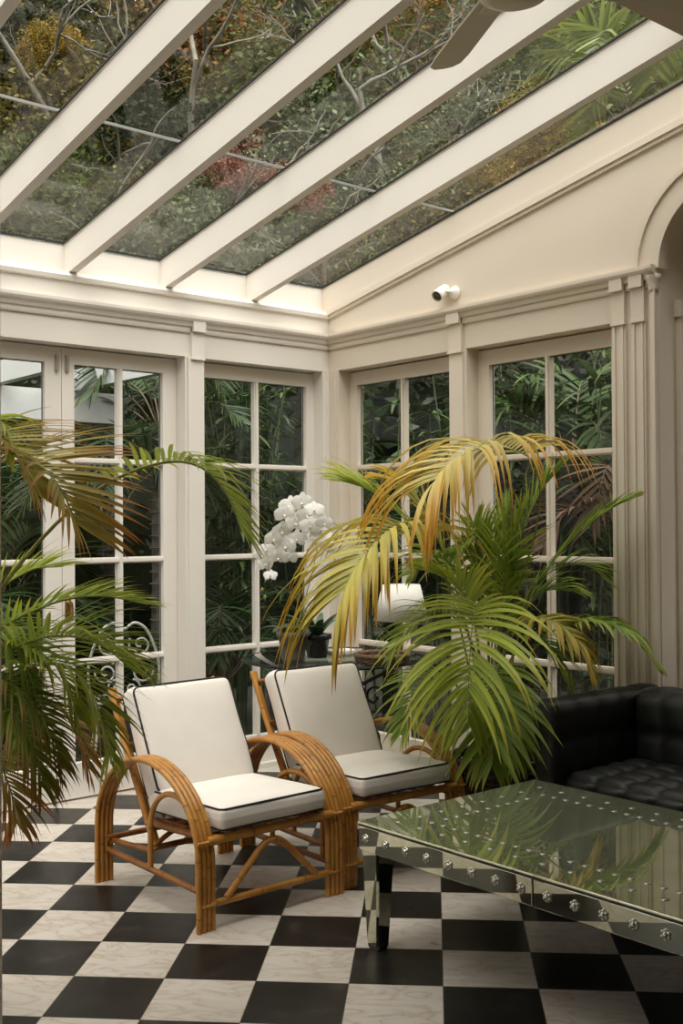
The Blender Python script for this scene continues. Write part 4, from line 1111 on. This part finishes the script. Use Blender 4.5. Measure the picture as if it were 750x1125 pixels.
for k, sp_ in enumerate(stems):
    Q = px_path(sp_); Q[0] = Vector((OP.x, OP.y, GZ + 0.13)) + Vector((0.01 * k, 0, 0))
    mb = MB(); mb.tube(spline(Q, 40), 0.0028, 6); ppart(mb, 'flower_stem', M['stem'], orr, orr)
FLW = [(318, 556, 1.15), (332, 552, 1.1), (337, 566, 1.1), (312, 565, 1.05), (324, 575, 1.15), (341, 578, 1.1), (309, 583, 1.1), (326, 592, 1.0), (300, 592, 1.0), (314, 600, 1.1), (293, 604, 0.9),
       (305, 612, 1.0), (291, 620, 0.85), (297, 632, 0.7), (345, 560, 1.0), (352, 582, 1.1), (346, 596, 1.0), (360, 592, 0.95), (288, 610, 0.75), (366, 602, 0.8), (356, 575, 0.9), (318, 612, 0.85), (348, 662, 0.9), (352, 650, 0.8)]
fm = flower_mesh()
for k, (x, y, s_) in enumerate(FLW):
    rng = random.Random(k + 900)
    if k == 0: o = fm.build('flower', [M['petal'], M['lip']], orr); src = o
    else:
        o = src.copy(); COL.objects.link(o); o.parent = orr
    p = at(x, y, 5.93 + rng.uniform(-0.05, 0.05) - 0.04 * (k % 3))
    o.location = p - Vector(orr.location)
    to = (rf(0, 0, 1.5) - p).normalized() + Vector((rng.uniform(-.5, .5), rng.uniform(-.5, .5), rng.uniform(-.35, .35)))
    o.rotation_euler = to.to_track_quat('Z', 'Y').to_euler(); s_ *= 1.2; o.scale = (s_, s_, s_)
for k, (x, y) in enumerate(((288, 648), (291, 656))):
    p = at(x, y, 5.91); mb = MB(); mb.lathe([(0, -0.014), (0.007, -0.008), (0.009, 0), (0.006, 0.009), (0, 0.013)], p, 10); ppart(mb, 'bud', M['stem'], orr, orr)

# second plant in a dark pot beside the orchid
QP = at(348, 722, 6.12); QP.z = GZ
o2 = empty('potted_plant', (QP.x, QP.y, GZ)); tag(o2, 'leafy green plant in a dark glazed pot beside the orchid', 'plant')
mb = MB(); mb.lathe(pot_profile(0.055, 0.070, 0.13), (QP.x, QP.y, GZ), 24); ppart(mb, 'pot', M['darkpot'], o2, o2)
for k in range(9):
    a = 0.7 * k
    mb = MB(); blade(mb, (QP.x, QP.y, GZ + 0.09), (math.cos(a), math.sin(a), 1.4 + 0.3 * (k % 3)), 0.20 + 0.02 * (k % 4), 0.045, 1.0, 60 + k); ppart(mb, 'leaf', M['orchid_leaf'], o2, o2)
# table lamp
LP = at(441, 722, 6.10); LP.z = GZ
lr_ = empty('table_lamp', (LP.x, LP.y, GZ)); tag(lr_, 'table lamp with tapered white shade on the glass table behind the palm', 'lamp')
mb = MB(); mb.lathe([(0, 0), (0.055, 0), (0.055, 0.012), (0.02, 0.022), (0, 0.024)], LP, 24); ppart(mb, 'base', M['brass'], lr_, lr_)
mb = MB(); mb.lathe([(0.0, 0.02), (0.008, 0.02), (0.0075, 0.12), (0.011, 0.13), (0.0075, 0.14), (0.0075, 0.30), (0, 0.30)], LP, 14); ppart(mb, 'stem', M['brass'], lr_, lr_)
mb = MB(); mb.lathe([(0.150, 0.205), (0.152, 0.205), (0.105, 0.40), (0.103, 0.40), (0.150, 0.205)], LP, 40); mb.tube([(LP.x - 0.105, LP.y, LP.z + 0.295), (LP.x + 0.105 * 1.2, LP.y, LP.z + 0.295)], 0.002, 5); ppart(mb, 'lamp_shade', M['shade'], lr_, lr_)
# wicker tray
TP = at(420, 728, 5.86); TP.z = GZ
mb = MB(); basket(mb, (0, 0), 0.125, 0.14, 0.042, 22, 4)
o = mb.build('wicker_tray', M['tray'], None, (TP.x, TP.y, GZ)); tag(o, 'shallow round brown wicker tray on the glass table', 'tray')
mb = MB(); mb.rbox((0, 0, 0.0175), (0.075, 0.05, 0.0175), 0.012, 3); 
CP = at(374, 715, 6.2)
o = mb.build('folded_napkin', M['shade'], None, (CP.x, CP.y, GZ)); tag(o, 'folded white cloth lying on the glass table beside the dark pot', 'cloth')

# ================================================================== CEILING FAN AND SECURITY CAMERA
FC = Vector((2.175, 1.868)); FZ = 2.895
ft = 3.55
fr_ = empty('ceiling_fan', (FC.x, FC.y, FZ)); tag(fr_, 'taupe ceiling fan hanging below the glass roof at the top edge', 'fan')
mb = MB(); mb.lathe([(0, -0.035), (0.055, -0.033), (0.088, -0.02), (0.105, 0.005), (0.105, 0.03), (0.09, 0.05), (0.05, 0.075), (0.022, 0.085), (0, 0.086)], (0, 0, -0.012), 36); mb.build('motor_housing', M['fan'], fr_)
mb = MB(); mb.tube([(0, 0, 0.06), (0, 0, ft - FZ + 0.01)], 0.013, 12); mb.build('down_rod', M['fan'], fr_)
mb = MB(); mb.lathe([(0.014, -0.07), (0.05, -0.05), (0.062, -0.01), (0.062, 0.0), (0, 0.0)], (0, 0, ft - FZ), 24); mb.build('canopy', M['fan'], fr_)
a0 = math.atan2(0.88, 0.46)
for k in range(4):
    mb = MB()
    out = [(0.13, -0.046), (0.30, -0.052), (0.50, -0.055), (0.560, -0.050), (0.585, -0.030), (0.59, 0.0), (0.585, 0.030), (0.560, 0.050), (0.50, 0.055), (0.30, 0.052), (0.13, 0.046)]
    pit = math.radians(-13)
    vs = [(x, y * math.cos(pit), y * math.sin(pit) + dz) for dz in (0, 0.007) for x, y in out]
    n_ = len(out)
    fs = [tuple(range(n_))[::-1], tuple(range(n_, 2 * n_))] + [(i, (i + 1) % n_, n_ + (i + 1) % n_, n_ + i) for i in range(n_)]
    mb.add(vs, fs)
    o = mb.build('blade', M['fan'], fr_); o.rotation_euler = (0, 0, a0 + PI / 2 * k); o.location = (0, 0, 0.018)
    mb = MB(); mb.box(0.08, 0.20, -0.022, 0.022, -0.010, -0.004, bev=0.003); b_ = mb.build('blade_bracket', M['fan'], o)

SC = Vector((XW, 4.36, 2.822))
sc_ = empty('security_camera', SC); tag(sc_, 'small white security camera on the wall above the right cornice', 'camera')
mb = MB(); mb.lathe([(0, 0.0), (0.036, 0.0), (0.038, -0.012), (0.032, -0.026), (0.016, -0.036), (0, -0.038)], (0, 0, 0), 24, axis=0); mb.build('mount', M['camwhite'], sc_)
mb = MB(); mb.tube([(-0.030, 0.0, 0.002), (-0.052, 0.030, 0.006)], 0.010, 12); mb.build('arm', M['camwhite'], sc_)
q = MB(); q.lathe([(0, -0.060), (0.022, -0.058), (0.030, -0.046), (0.033, -0.02), (0.034, 0.03), (0.034, 0.050), (0.030, 0.052), (0.028, 0.044), (0, 0.044)], (0, 0, 0), 28, axis=2)
aim = Vector((-0.72, -0.05, -0.48)).normalized()
ho = q.build('housing', M['camwhite'], sc_); ho.location = (-0.055, 0.062, 0.004); ho.rotation_euler = aim.to_track_quat('Z', 'Y').to_euler()
q = MB(); q.lathe([(0, 0.0455), (0.027, 0.0455), (0.020, 0.049), (0, 0.051)], (0, 0, 0), 24); q.build('lens', M['camlens'], ho)

# ================================================================== THE GARDEN OUTSIDE
mb = MB()
mb.add([(-6, 5.70, -0.06), (16, 5.70, -0.06), (16, 16, -0.06), (-6, 16, -0.06)], [(0, 1, 2, 3)])
mb.add([(XW + TH, -4, -0.06), (16, -4, -0.06), (16, 5.70, -0.06), (XW + TH, 5.70, -0.06)], [(0, 1, 2, 3)])
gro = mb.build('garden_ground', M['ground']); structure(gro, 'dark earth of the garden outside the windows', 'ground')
# hillside
mb = MB(); nu, nv = 40, 26; vs = []
for i in range(nu + 1):
    for j in range(nv + 1):
        lat = -15 + 30 * i / nu; d = 11.0 + 19 * j / nv
        z = -0.06 + max(0, (d - 11.0)) * 0.80 + 0.9 * noise.noise(Vector((lat * 0.25, d * 0.25, 0))) * min(1, (d - 11) / 3)
        p = rf(lat, d, z); vs.append(tuple(p))
fs = [(i * (nv + 1) + j, (i + 1) * (nv + 1) + j, (i + 1) * (nv + 1) + j + 1, i * (nv + 1) + j + 1) for i in range(nu) for j in range(nv)]
mb.add(vs, fs, smooth=True)
structure(mb.build('hillside', M['hill']), 'steep wooded hillside rising behind the glass roof', 'hill')
def hill_z(d): return -0.06 + max(0, d - 11.0) * 0.80

def leaf_quad(mb, p, s, rng, mi=0, asp=0.55):
    d = Vector((rng.gauss(0, 1), rng.gauss(0, 1), rng.gauss(0, 0.7))).normalized()
    b = d.cross(Vector((rng.gauss(0, 1), rng.gauss(0, 1), rng.gauss(0, 1)))).normalized()
    w_ = s * asp * 0.5; rv = rng.random()
    mb.add([p - d * s * .5, p + b * w_, p + d * s * .5, p - b * w_], [(0, 1, 2, 3)], [((0, rv), (0.5, rv), (1, rv), (0.5, rv))], mi)

def crown_mesh(seed, r, nleaf, size, clumps=22):
    rng = random.Random(seed); mb = MB()
    cs = []
    for _ in range(clumps):
        v = Vector((rng.gauss(0, 1), rng.gauss(0, 1), rng.gauss(0, 0.8))).normalized() * r * rng.uniform(0.35, 0.85)
        cs.append((v, r * rng.uniform(0.28, 0.5)))
    for _ in range(nleaf):
        c, cr_ = cs[rng.randrange(clumps)]
        v = Vector((rng.gauss(0, 1), rng.gauss(0, 1), rng.gauss(0, 1))).normalized() * cr_ * rng.uniform(0.6, 1.05)
        leaf_quad(mb, c + v, size * rng.uniform(0.6, 1.4), rng)
    return mb, cs
def branches(seed, L, r, depth=4):
    rng = random.Random(seed); mb = MB()
    def grow(p, d, l, rr, k):
        P = [p]; q = p
        for i in range(5):
            d = (d + Vector((rng.gauss(0, .18), rng.gauss(0, .18), rng.gauss(0.03, .12)))).normalized(); q = q + d * l / 5; P.append(q)
        mb.tube(P, [rr * (1 - 0.1 * i) for i in range(6)], 5)
        if k > 0:
            for _ in range(rng.choice((2, 3))):
                a = P[rng.randrange(2, 6)]
                e = (d + Vector((rng.gauss(0, .7), rng.gauss(0, .7), rng.gauss(0.1, .5)))).normalized()
                grow(a, e, l * rng.uniform(0.6, 0.85), rr * 0.55, k - 1)
    grow(Vector((0, 0, 0)), Vector((rng.gauss(0, .1), rng.gauss(0, .1), 1)).normalized(), L, r, depth)
    return mb

TK = {'green': 'mid green leafy tree on the hillside behind the roof', 'olive': 'olive leafed tree on the hillside', 'dark': 'dark evergreen tree on the shaded hillside',
      'orange': 'orange brown autumn tree on the hillside', 'pink': 'pink red leafed tree low on the hillside above the double door', 'grey': 'pale grey green tree on the hillside', 'gold': 'golden yellow leafed tree on the hillside'}
protos = {}
def tree(kind, lat, d, z, r, label, rz):
    if kind not in protos:
        root = empty('tree')
        tag(root, label, 'tree', 'trees on the hillside')
        mb, cs = crown_mesh(hash(kind) % 1000 if False else sum(map(ord, kind)), 1.0, 7000, 0.062)
        mb.build('crown', M['t_' + kind], root)
        tb = branches(sum(map(ord, kind)) + 5, 1.3, 0.07, 3); tb.v = [(p[0], p[1], p[2] - 1.6) for p in tb.v]
        tb.build('trunk', M['bark'], root)
        protos[kind] = root
        o = root
    else:
        o = copy_tree(protos[kind])
    p = rf(lat, d, z); o.location = p; o.rotation_euler = (0, 0, rz); o.scale = (r, r, r)
    tag(o, label, 'tree', 'trees on the hillside')
    return o
rng = random.Random(11)
# (kind, px, py, depth, radius)
TREES = [('dark', 20, 60, 15, 1.7), ('olive', 95, 30, 16, 1.5), ('olive', 30, 140, 14, 1.3), ('dark', 130, 120, 17, 1.8), ('orange', 180, 40, 17, 1.2),
         ('dark', 170, 190, 14, 1.3), ('olive', 110, 215, 13.5, 1.1), ('green', 30, 235, 13, 1.2), ('orange', 240, 60, 16, 1.3), ('dark', 230, 130, 17, 1.7),
         ('olive', 270, 90, 15, 1.0), ('pink', 264, 184, 12.4, 0.50), ('pink', 338, 214, 12.4, 0.42), ('grey', 190, 262, 13, 1.1), ('green', 330, 120, 15, 1.5), ('dark', 345, 60, 17, 1.6),
         ('grey', 320, 240, 13, 1.0), ('orange', 430, 20, 16, 1.1), ('orange', 480, 60, 15.5, 1.0), ('olive', 420, 90, 15, 1.2), ('grey', 400, 165, 14, 1.3),
         ('green', 540, 90, 15, 1.4), ('grey', 480, 170, 13.5, 1.1), ('green', 620, 60, 15, 1.4), ('grey', 560, 30, 17, 1.6), ('gold', 600, 150, 12.6, 0.7), ('gold', 560, 195, 12.6, 0.55), ('gold', 60, 60, 13.6, 0.5), ('green', 690, 110, 14, 1.2),
         ('grey', 430, 240, 13, 0.9), ('olive', 510, 225, 13, 1.0), ('dark', 700, 30, 17, 1.7), ('olive', 760, 90, 15, 1.3), ('dark', 420, 130, 18, 2.0), ('dark', 60, -60, 18, 2.2), ('olive', 200, -60, 18, 2.0), ('dark', 380, -60, 18, 2.2),
         ('green', 560, -60, 18, 2.2), ('dark', 720, -60, 18, 2.2), ('dark', -60, 60, 16, 1.8), ('olive', -50, 200, 14, 1.5), ('green', 100, 290, 13, 1.1), ('grey', 260, 290, 12.5, 1.0), ('green', 380, 300, 12.5, 1.0), ('dark', 300, 30, 19, 2.0), ('dark', 530, 130, 18, 2.0), ('dark', 640, 130, 17, 1.8)]
ORD = ['left end', 'centre left', 'middle', 'centre right', 'right end']
for k, (kd, x, y, d, r) in enumerate(TREES):
    p = at(x, y, d)
    side = ORD[max(0, min(4, int((x + 60) / 165)))]
    hgt = 'high' if y < 70 else ('halfway up' if y < 170 else 'low')
    lab = TK[kd] if kd != 'pink' else ('larger pink red leafed tree seen through the roof above the double door' if x < 300 else 'smaller pink red leafed tree seen through the roof above the window')
    if kd != 'pink': lab = lab.replace(' on the hillside', '').replace(' behind the roof', '').replace(' on the shaded hillside', '') + ', %s on the hillside, at its %s' % (hgt, side)
    lat = (x - 375) / FOC * d
    tree(kd, lat, d, p.z, r, lab, rng.uniform(0, 6.28))
# bare pale branching trees
for k, (x, y, d, s_, rot_, lb) in enumerate(((205, 150, 13.5, 1.5, 0.3, 'bare pale trunk and branches behind the second roof bay'), (420, 130, 13, 1.2, 2.0, 'bare pale branches behind the middle roof bay'),
        (470, 140, 12.5, 1.1, 4.0, 'bare grey branches seen through the roof left of the camera'), (340, 260, 12.5, 0.9, 1.0, 'bare grey branches low behind the roof above the corner'), (60, 120, 13.5, 1.6, 5.2, 'bare pale trunk behind the leftmost roof bay'), (440, 60, 14, 1.2, 3.1, 'bare twigs before the orange tree behind the fan'))):
    root = empty('bare_tree', at(x, y + 110 / s_, d)); tag(root, lb, 'tree', 'bare trees behind the roof')
    root.rotation_euler = (0, 0, rot_)
    mb = branches(500 + k, 1.1 * s_, 0.055, 4); mb.build('trunk', M['greybark'], root)

# hedge mass behind the garden plants (nobody could count its leaves)
def hedge(name, segs, h, n, size, label):
    rg = random.Random(len(label)); mb = MB()
    for (x0, y0, x1, y1, th) in segs:
        c = Vector((x1 - x0, y1 - y0, 0)); ln = c.length; c.normalize(); s_ = Vector((-c.y, c.x, 0))
        # dark woody core, lumpy
        q = 24; vs = []; fs = []
        for i in range(q + 1):
            for (off, z) in ((-0.2, 0), (-0.25, h * 0.5), (-0.15, h * 0.92), (0.15, h * 0.92), (0.25, h * 0.5), (0.2, 0)):
                w_ = 1 + 0.3 * noise.noise(Vector((i * 0.7, z, off * 5)))
                vs.append(tuple(Vector((x0, y0, -0.06)) + c * ln * i / q + s_ * (off * th * 2 * w_) + Vector((0, 0, z * (0.9 + 0.1 * w_)))))
        for i in range(q):
            for j in range(5): fs.append((i * 6 + j, (i + 1) * 6 + j, (i + 1) * 6 + j + 1, i * 6 + j + 1))
        mb.add(vs, fs, [((0.5, 0.1),) * 4] * len(fs), 0)
        for _ in range(n):
            p = Vector((x0, y0, 0)) + c * rg.uniform(0, ln) + s_ * rg.gauss(0, th * 0.38) + Vector((0, 0, rg.uniform(0, h)))
            leaf_quad(mb, p, size * rg.uniform(0.6, 1.5), rg, 0, 0.45)
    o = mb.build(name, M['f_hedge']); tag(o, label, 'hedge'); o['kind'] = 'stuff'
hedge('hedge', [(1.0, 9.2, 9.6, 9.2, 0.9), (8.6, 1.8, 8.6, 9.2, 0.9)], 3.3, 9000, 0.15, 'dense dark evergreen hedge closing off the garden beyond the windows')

# garden palms and broad-leaved clumps close to the glass
def garden_palm(x, y, h, nf, L, leaf, seed, label, mt='f_out', trunk_r=0.05, spread=0.9, bark='darkbark', ww=0.024, pairs=22):
    rg = random.Random(seed)
    root = empty('garden_palm', (x, y, -0.06)); tag(root, label, 'palm', 'palms outside the windows')
    mb = MB(); mb.tube([(0, 0, 0), (0.02, 0.01, h * 0.5), (0, 0, h)], [trunk_r * 1.2, trunk_r, trunk_r * 0.9], 12)
    for k in range(int(h / 0.09)): mb.tube([(trunk_r * 1.04 * math.cos(2 * PI * i / 12) , trunk_r * 1.04 * math.sin(2 * PI * i / 12), 0.05 + 0.09 * k) for i in range(12)], 0.006, 4, closed=True)
    mb.build('trunk', M[bark], root)
    for k in range(nf):
        a = 2.4 * k + rg.uniform(-.3, .3); el = rg.uniform(0.2, 1.3)
        rad = L * spread * math.cos(el * 0.8); rise = L * 0.75 * math.sin(el)
        P = [(0, 0, h - 0.05), (rad * .3 * math.cos(a), rad * .3 * math.sin(a), h + rise * .7), (rad * .7 * math.cos(a), rad * .7 * math.sin(a), h + rise * .9), (rad * math.cos(a), rad * math.sin(a), h + rise * 0.5 - 0.1)]
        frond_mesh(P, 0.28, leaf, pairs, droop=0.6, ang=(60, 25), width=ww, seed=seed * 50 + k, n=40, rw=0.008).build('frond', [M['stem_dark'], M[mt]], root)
    return root
garden_palm(3.75, 6.95, 1.55, 13, 1.05, 0.50, 1, 'garden palm with spreading fronds outside the right door leaf')
garden_palm(4.36, 7.25, 2.30, 12, 1.0, 0.50, 2, 'taller garden palm on a pale mottled trunk behind the right door leaf', bark='bark', trunk_r=0.085)
garden_palm(3.0, 7.1, 0.9, 12, 0.95, 0.45, 3, 'low garden palm outside the left door leaf')
garden_palm(4.5, 6.65, 0.45, 11, 0.85, 0.42, 4, 'small garden palm under the tall window left of the corner')
garden_palm(5.95, 5.0, 1.2, 12, 1.0, 0.50, 5, 'garden palm outside the window right of the corner')
garden_palm(5.95, 4.1, 1.35, 12, 0.95, 0.55, 6, 'garden palm with dry brown fronds outside the window behind the sofa', 'f_dry', ww=0.03, pairs=16)
garden_palm(6.3, 4.9, 1.9, 12, 1.1, 0.6, 7, 'broad leaved garden palm behind the window by the sofa', 'f_bamboo', ww=0.035, pairs=18)
garden_palm(5.9, 6.4, 1.3, 12, 1.1, 0.5, 8, 'garden palm standing beyond the corner of the sunroom')

garden_palm(7.5, 5.1, 4.45, 13, 1.5, 0.6, 9, 'tall garden palm whose fronds show through the roof at the upper right', 'f_outlime', trunk_r=0.09, ww=0.035, pairs=26, bark='bark')
def cane_clump(x, y, h, ncane, seed, label, mt='f_bamboo', L=0.26, W=0.04):
    rg = random.Random(seed)
    root = empty('bamboo_clump', (x, y, -0.06)); tag(root, label, 'bamboo', 'bamboo clumps outside the windows')
    for k in range(ncane):
        bx, by = rg.gauss(0, 0.16), rg.gauss(0, 0.16); lx, ly = rg.gauss(0, 0.22), rg.gauss(0, 0.22); hh = h * rg.uniform(0.75, 1.1)
        P = spline([(bx, by, 0), (bx + lx * .2, by + ly * .2, hh * .5), (bx + lx, by + ly, hh)], 18)
        mb = MB(); mb.tube(P, [0.010 * (1 - .6 * i / 17) for i in range(18)], 6, mi=0)
        for j in range(26):
            p = P[rg.randrange(4, 18)]; a = rg.uniform(0, 2 * PI)
            blade(mb, p, (math.cos(a), math.sin(a), rg.uniform(-0.2, 0.8)), L * rg.uniform(.6, 1.3), W * rg.uniform(.7, 1.2), rg.uniform(0.6, 1.6), rg.randrange(10 ** 6), 6, 1)
        mb.build('cane', [M['bamboo_cane'], M[mt]], root)
cane_clump(4.80, 6.85, 2.7, 11, 1, 'tall leafy bamboo outside the window left of the corner')
cane_clump(5.65, 6.55, 2.6, 9, 2, 'tall leafy bamboo outside the corner of the two windows')
cane_clump(5.70, 5.35, 2.5, 8, 3, 'leafy bamboo just outside the window right of the corner')
cane_clump(5.85, 4.5, 2.7, 9, 4, 'long leaved bamboo outside the window behind the sofa', L=0.42, W=0.045)
cane_clump(6.4, 5.7, 2.9, 10, 5, 'bamboo farther back beyond the right windows')
cane_clump(5.4, 7.4, 2.9, 10, 6, 'bamboo farther back beyond the window left of the corner')
cane_clump(3.5, 8.1, 2.2, 9, 7, 'bamboo behind the pergola post')
cane_clump(7.0, 4.6, 2.9, 10, 8, 'bamboo against the hedge right of all')

# white pergola outside the doors
pg = empty('pergola', (2.6, 7.4, -0.06)); tag(pg, 'white timber pergola outside the double doors', 'pergola')
pl_ = Vector(pg.location)
def gpart(mb, name, mt, par):
    mb.v = [tuple(Vector(p) - Vector(par.location)) for p in mb.v]; return mb.build(name, mt, par)
mb = MB(); mb.box(0.4, 4.12, 7.47, 7.55, 2.28, 2.505); gpart(mb, 'beam', M['extpaint'], pg)
for x in (1.35, 1.95, 2.55, 3.17, 3.79):
    mb = MB(); mb.box(x - 0.035, x + 0.035, 5.80, 7.75, 2.507, 2.66); gpart(mb, 'rafter', M['extpaint'], pg)
for x in (0.6, 2.3):
    mb = MB(); mb.box(x - 0.05, x + 0.05, 7.46, 7.56, -0.06, 2.28); gpart(mb, 'post', M['extpaint'], pg)

# white scrolled wire chair outside the door
wc_p = Vector((3.50, 6.32, -0.06))
wc = empty('garden_chair', wc_p, math.radians(-25)); tag(wc, 'white scrolled wire garden chair outside the right door leaf', 'chair')
def wire(name, paths, r=0.0065):
    mb = MB()
    for P in paths: mb.tube(P, r, 7)
    return mb.build(name, M['whiteiron'], wc)
yb_ = -0.19
wire('back_frame', [spline([(-0.20, yb_, 0.46), (-0.215, yb_ - 0.03, 0.70), (-0.15, yb_ - 0.05, 0.90), (-0.07, yb_ - 0.055, 0.965), (0.0, yb_ - 0.055, 0.93), (0.07, yb_ - 0.055, 0.965), (0.15, yb_ - 0.05, 0.90), (0.215, yb_ - 0.03, 0.70), (0.20, yb_, 0.46)], 50)], 0.009)
sc2 = []
for sx in (-1, 1):
    for (cx, cz, r, tr_, a_, s_) in ((0.10, 0.83, 0.075, 1.4, 2.6, 1), (0.11, 0.66, 0.07, 1.4, 0.2, -1), (0.035, 0.76, 0.055, 1.2, -1.0, 1), (0.05, 0.56, 0.055, 1.3, 1.5, -1)):
        sc2.append([(sx * q[0], yb_ - 0.04, q[1]) for q in scroll((cx, cz), r, tr_, a_, s_)])
wire('back_scroll', sc2)
wire('seat', [[(0.21 * math.cos(2 * PI * i / 40), 0.21 * math.sin(2 * PI * i / 40), 0.46) for i in range(41)]] + [[(0.21 * k / 6 - 0.0, -math.sqrt(max(0, .0441 - (0.21 * k / 6) ** 2)), 0.46), (0.21 * k / 6, math.sqrt(max(0, .0441 - (0.21 * k / 6) ** 2)), 0.46)] for k in range(-5, 6)])
for sx in (-1, 1):
    for sy in (-1, 1): wire('leg', [spline([(sx * .15, sy * .15, 0.46), (sx * .17, sy * .17, 0.2), (sx * .21, sy * .21, 0.0)], 12)], 0.009)

# ================================================================== LIGHT
wd = bpy.data.worlds.new('overcast_sky'); scn.world = wd; wd.use_nodes = True
nt = wd.node_tree; nt.nodes.clear()
o = N(nt, 'ShaderNodeOutputWorld'); bg = N(nt, 'ShaderNodeBackground')
tc = N(nt, 'ShaderNodeTexCoord'); sp = N(nt, 'ShaderNodeSeparateXYZ'); lk(nt, tc.outputs['Generated'], sp.inputs[0])
r = ramp(nt, [(0.0, (0.05, 0.045, 0.04)), (0.49, (0.05, 0.045, 0.04)), (0.515, (0.27, 0.265, 0.255)), (0.66, (0.46, 0.455, 0.44)), (0.80, (0.85, 0.84, 0.81)), (1.0, (1.0, 0.985, 0.955))])
mr = N(nt, 'ShaderNodeMapRange'); mr.inputs[1].default_value = -1; mr.inputs[2].default_value = 1
lk(nt, sp.outputs[2], mr.inputs[0]); lk(nt, mr.outputs[0], r.inputs[0]); lk(nt, r.outputs[0], bg.inputs[0])
bg.inputs[1].default_value = 2.0
# brighter cloud on the side of the hidden sun, behind the camera
dt = N(nt, 'ShaderNodeVectorMath', operation='DOT_PRODUCT'); dt.inputs[1].default_value = Vector((-0.20, -0.46, 0.86)).normalized()
lk(nt, tc.outputs['Generated'], dt.inputs[0])
mxm = N(nt, 'ShaderNodeMath', operation='MAXIMUM'); mxm.inputs[1].default_value = 0.0; lk(nt, dt.outputs['Value'], mxm.inputs[0])
pwm = N(nt, 'ShaderNodeMath', operation='POWER'); pwm.inputs[1].default_value = 5.0; lk(nt, mxm.outputs[0], pwm.inputs[0])
mul = N(nt, 'ShaderNodeMath', operation='MULTIPLY_ADD'); mul.inputs[1].default_value = 3.7; mul.inputs[2].default_value = 1.0; lk(nt, pwm.outputs[0], mul.inputs[0])
lk(nt, mul.outputs[0], bg.inputs[1])
lk(nt, bg.outputs[0], o.inputs[0])

# ================================================================== CAMERA
cam = bpy.data.cameras.new('camera'); co = bpy.data.objects.new('camera', cam); COL.objects.link(co)
cam.sensor_fit = 'VERTICAL'; cam.sensor_height = 36.0; cam.lens = FOC / 1125.0 * 36.0
cam.clip_start = 0.05; cam.clip_end = 200
Rr = rf(1, 0, 0); Ff = rf(0, 1, 0); Zz = Vector((0, 0, 1))
fwd = Ff * math.cos(PITCH) + Zz * math.sin(PITCH); upv = -Ff * math.sin(PITCH) + Zz * math.cos(PITCH)
cr, sr_ = math.cos(ROLL), math.sin(ROLL)
cx = Rr * cr + upv * sr_; cy = -Rr * sr_ + upv * cr
mw = Matrix((cx, cy, -fwd)).transposed().to_4x4(); mw.translation = (0, 0, HCAM)
co.matrix_world = mw
scn.camera = co

scn.view_settings.view_transform = 'Standard'; scn.view_settings.look = 'None'
scn.view_settings.gamma = 1.0; scn.view_settings.use_curve_mapping = False
scn.view_settings.exposure = 1.5
cy_ = scn.cycles
cy_.max_bounces = 10; cy_.diffuse_bounces = 5; cy_.glossy_bounces = 5; cy_.transparent_max_bounces = 24; cy_.transmission_bounces = 6
cy_.caustics_reflective = False; cy_.caustics_refractive = False
cy_.use_denoising = True
cy_.sample_clamp_indirect = 6.0
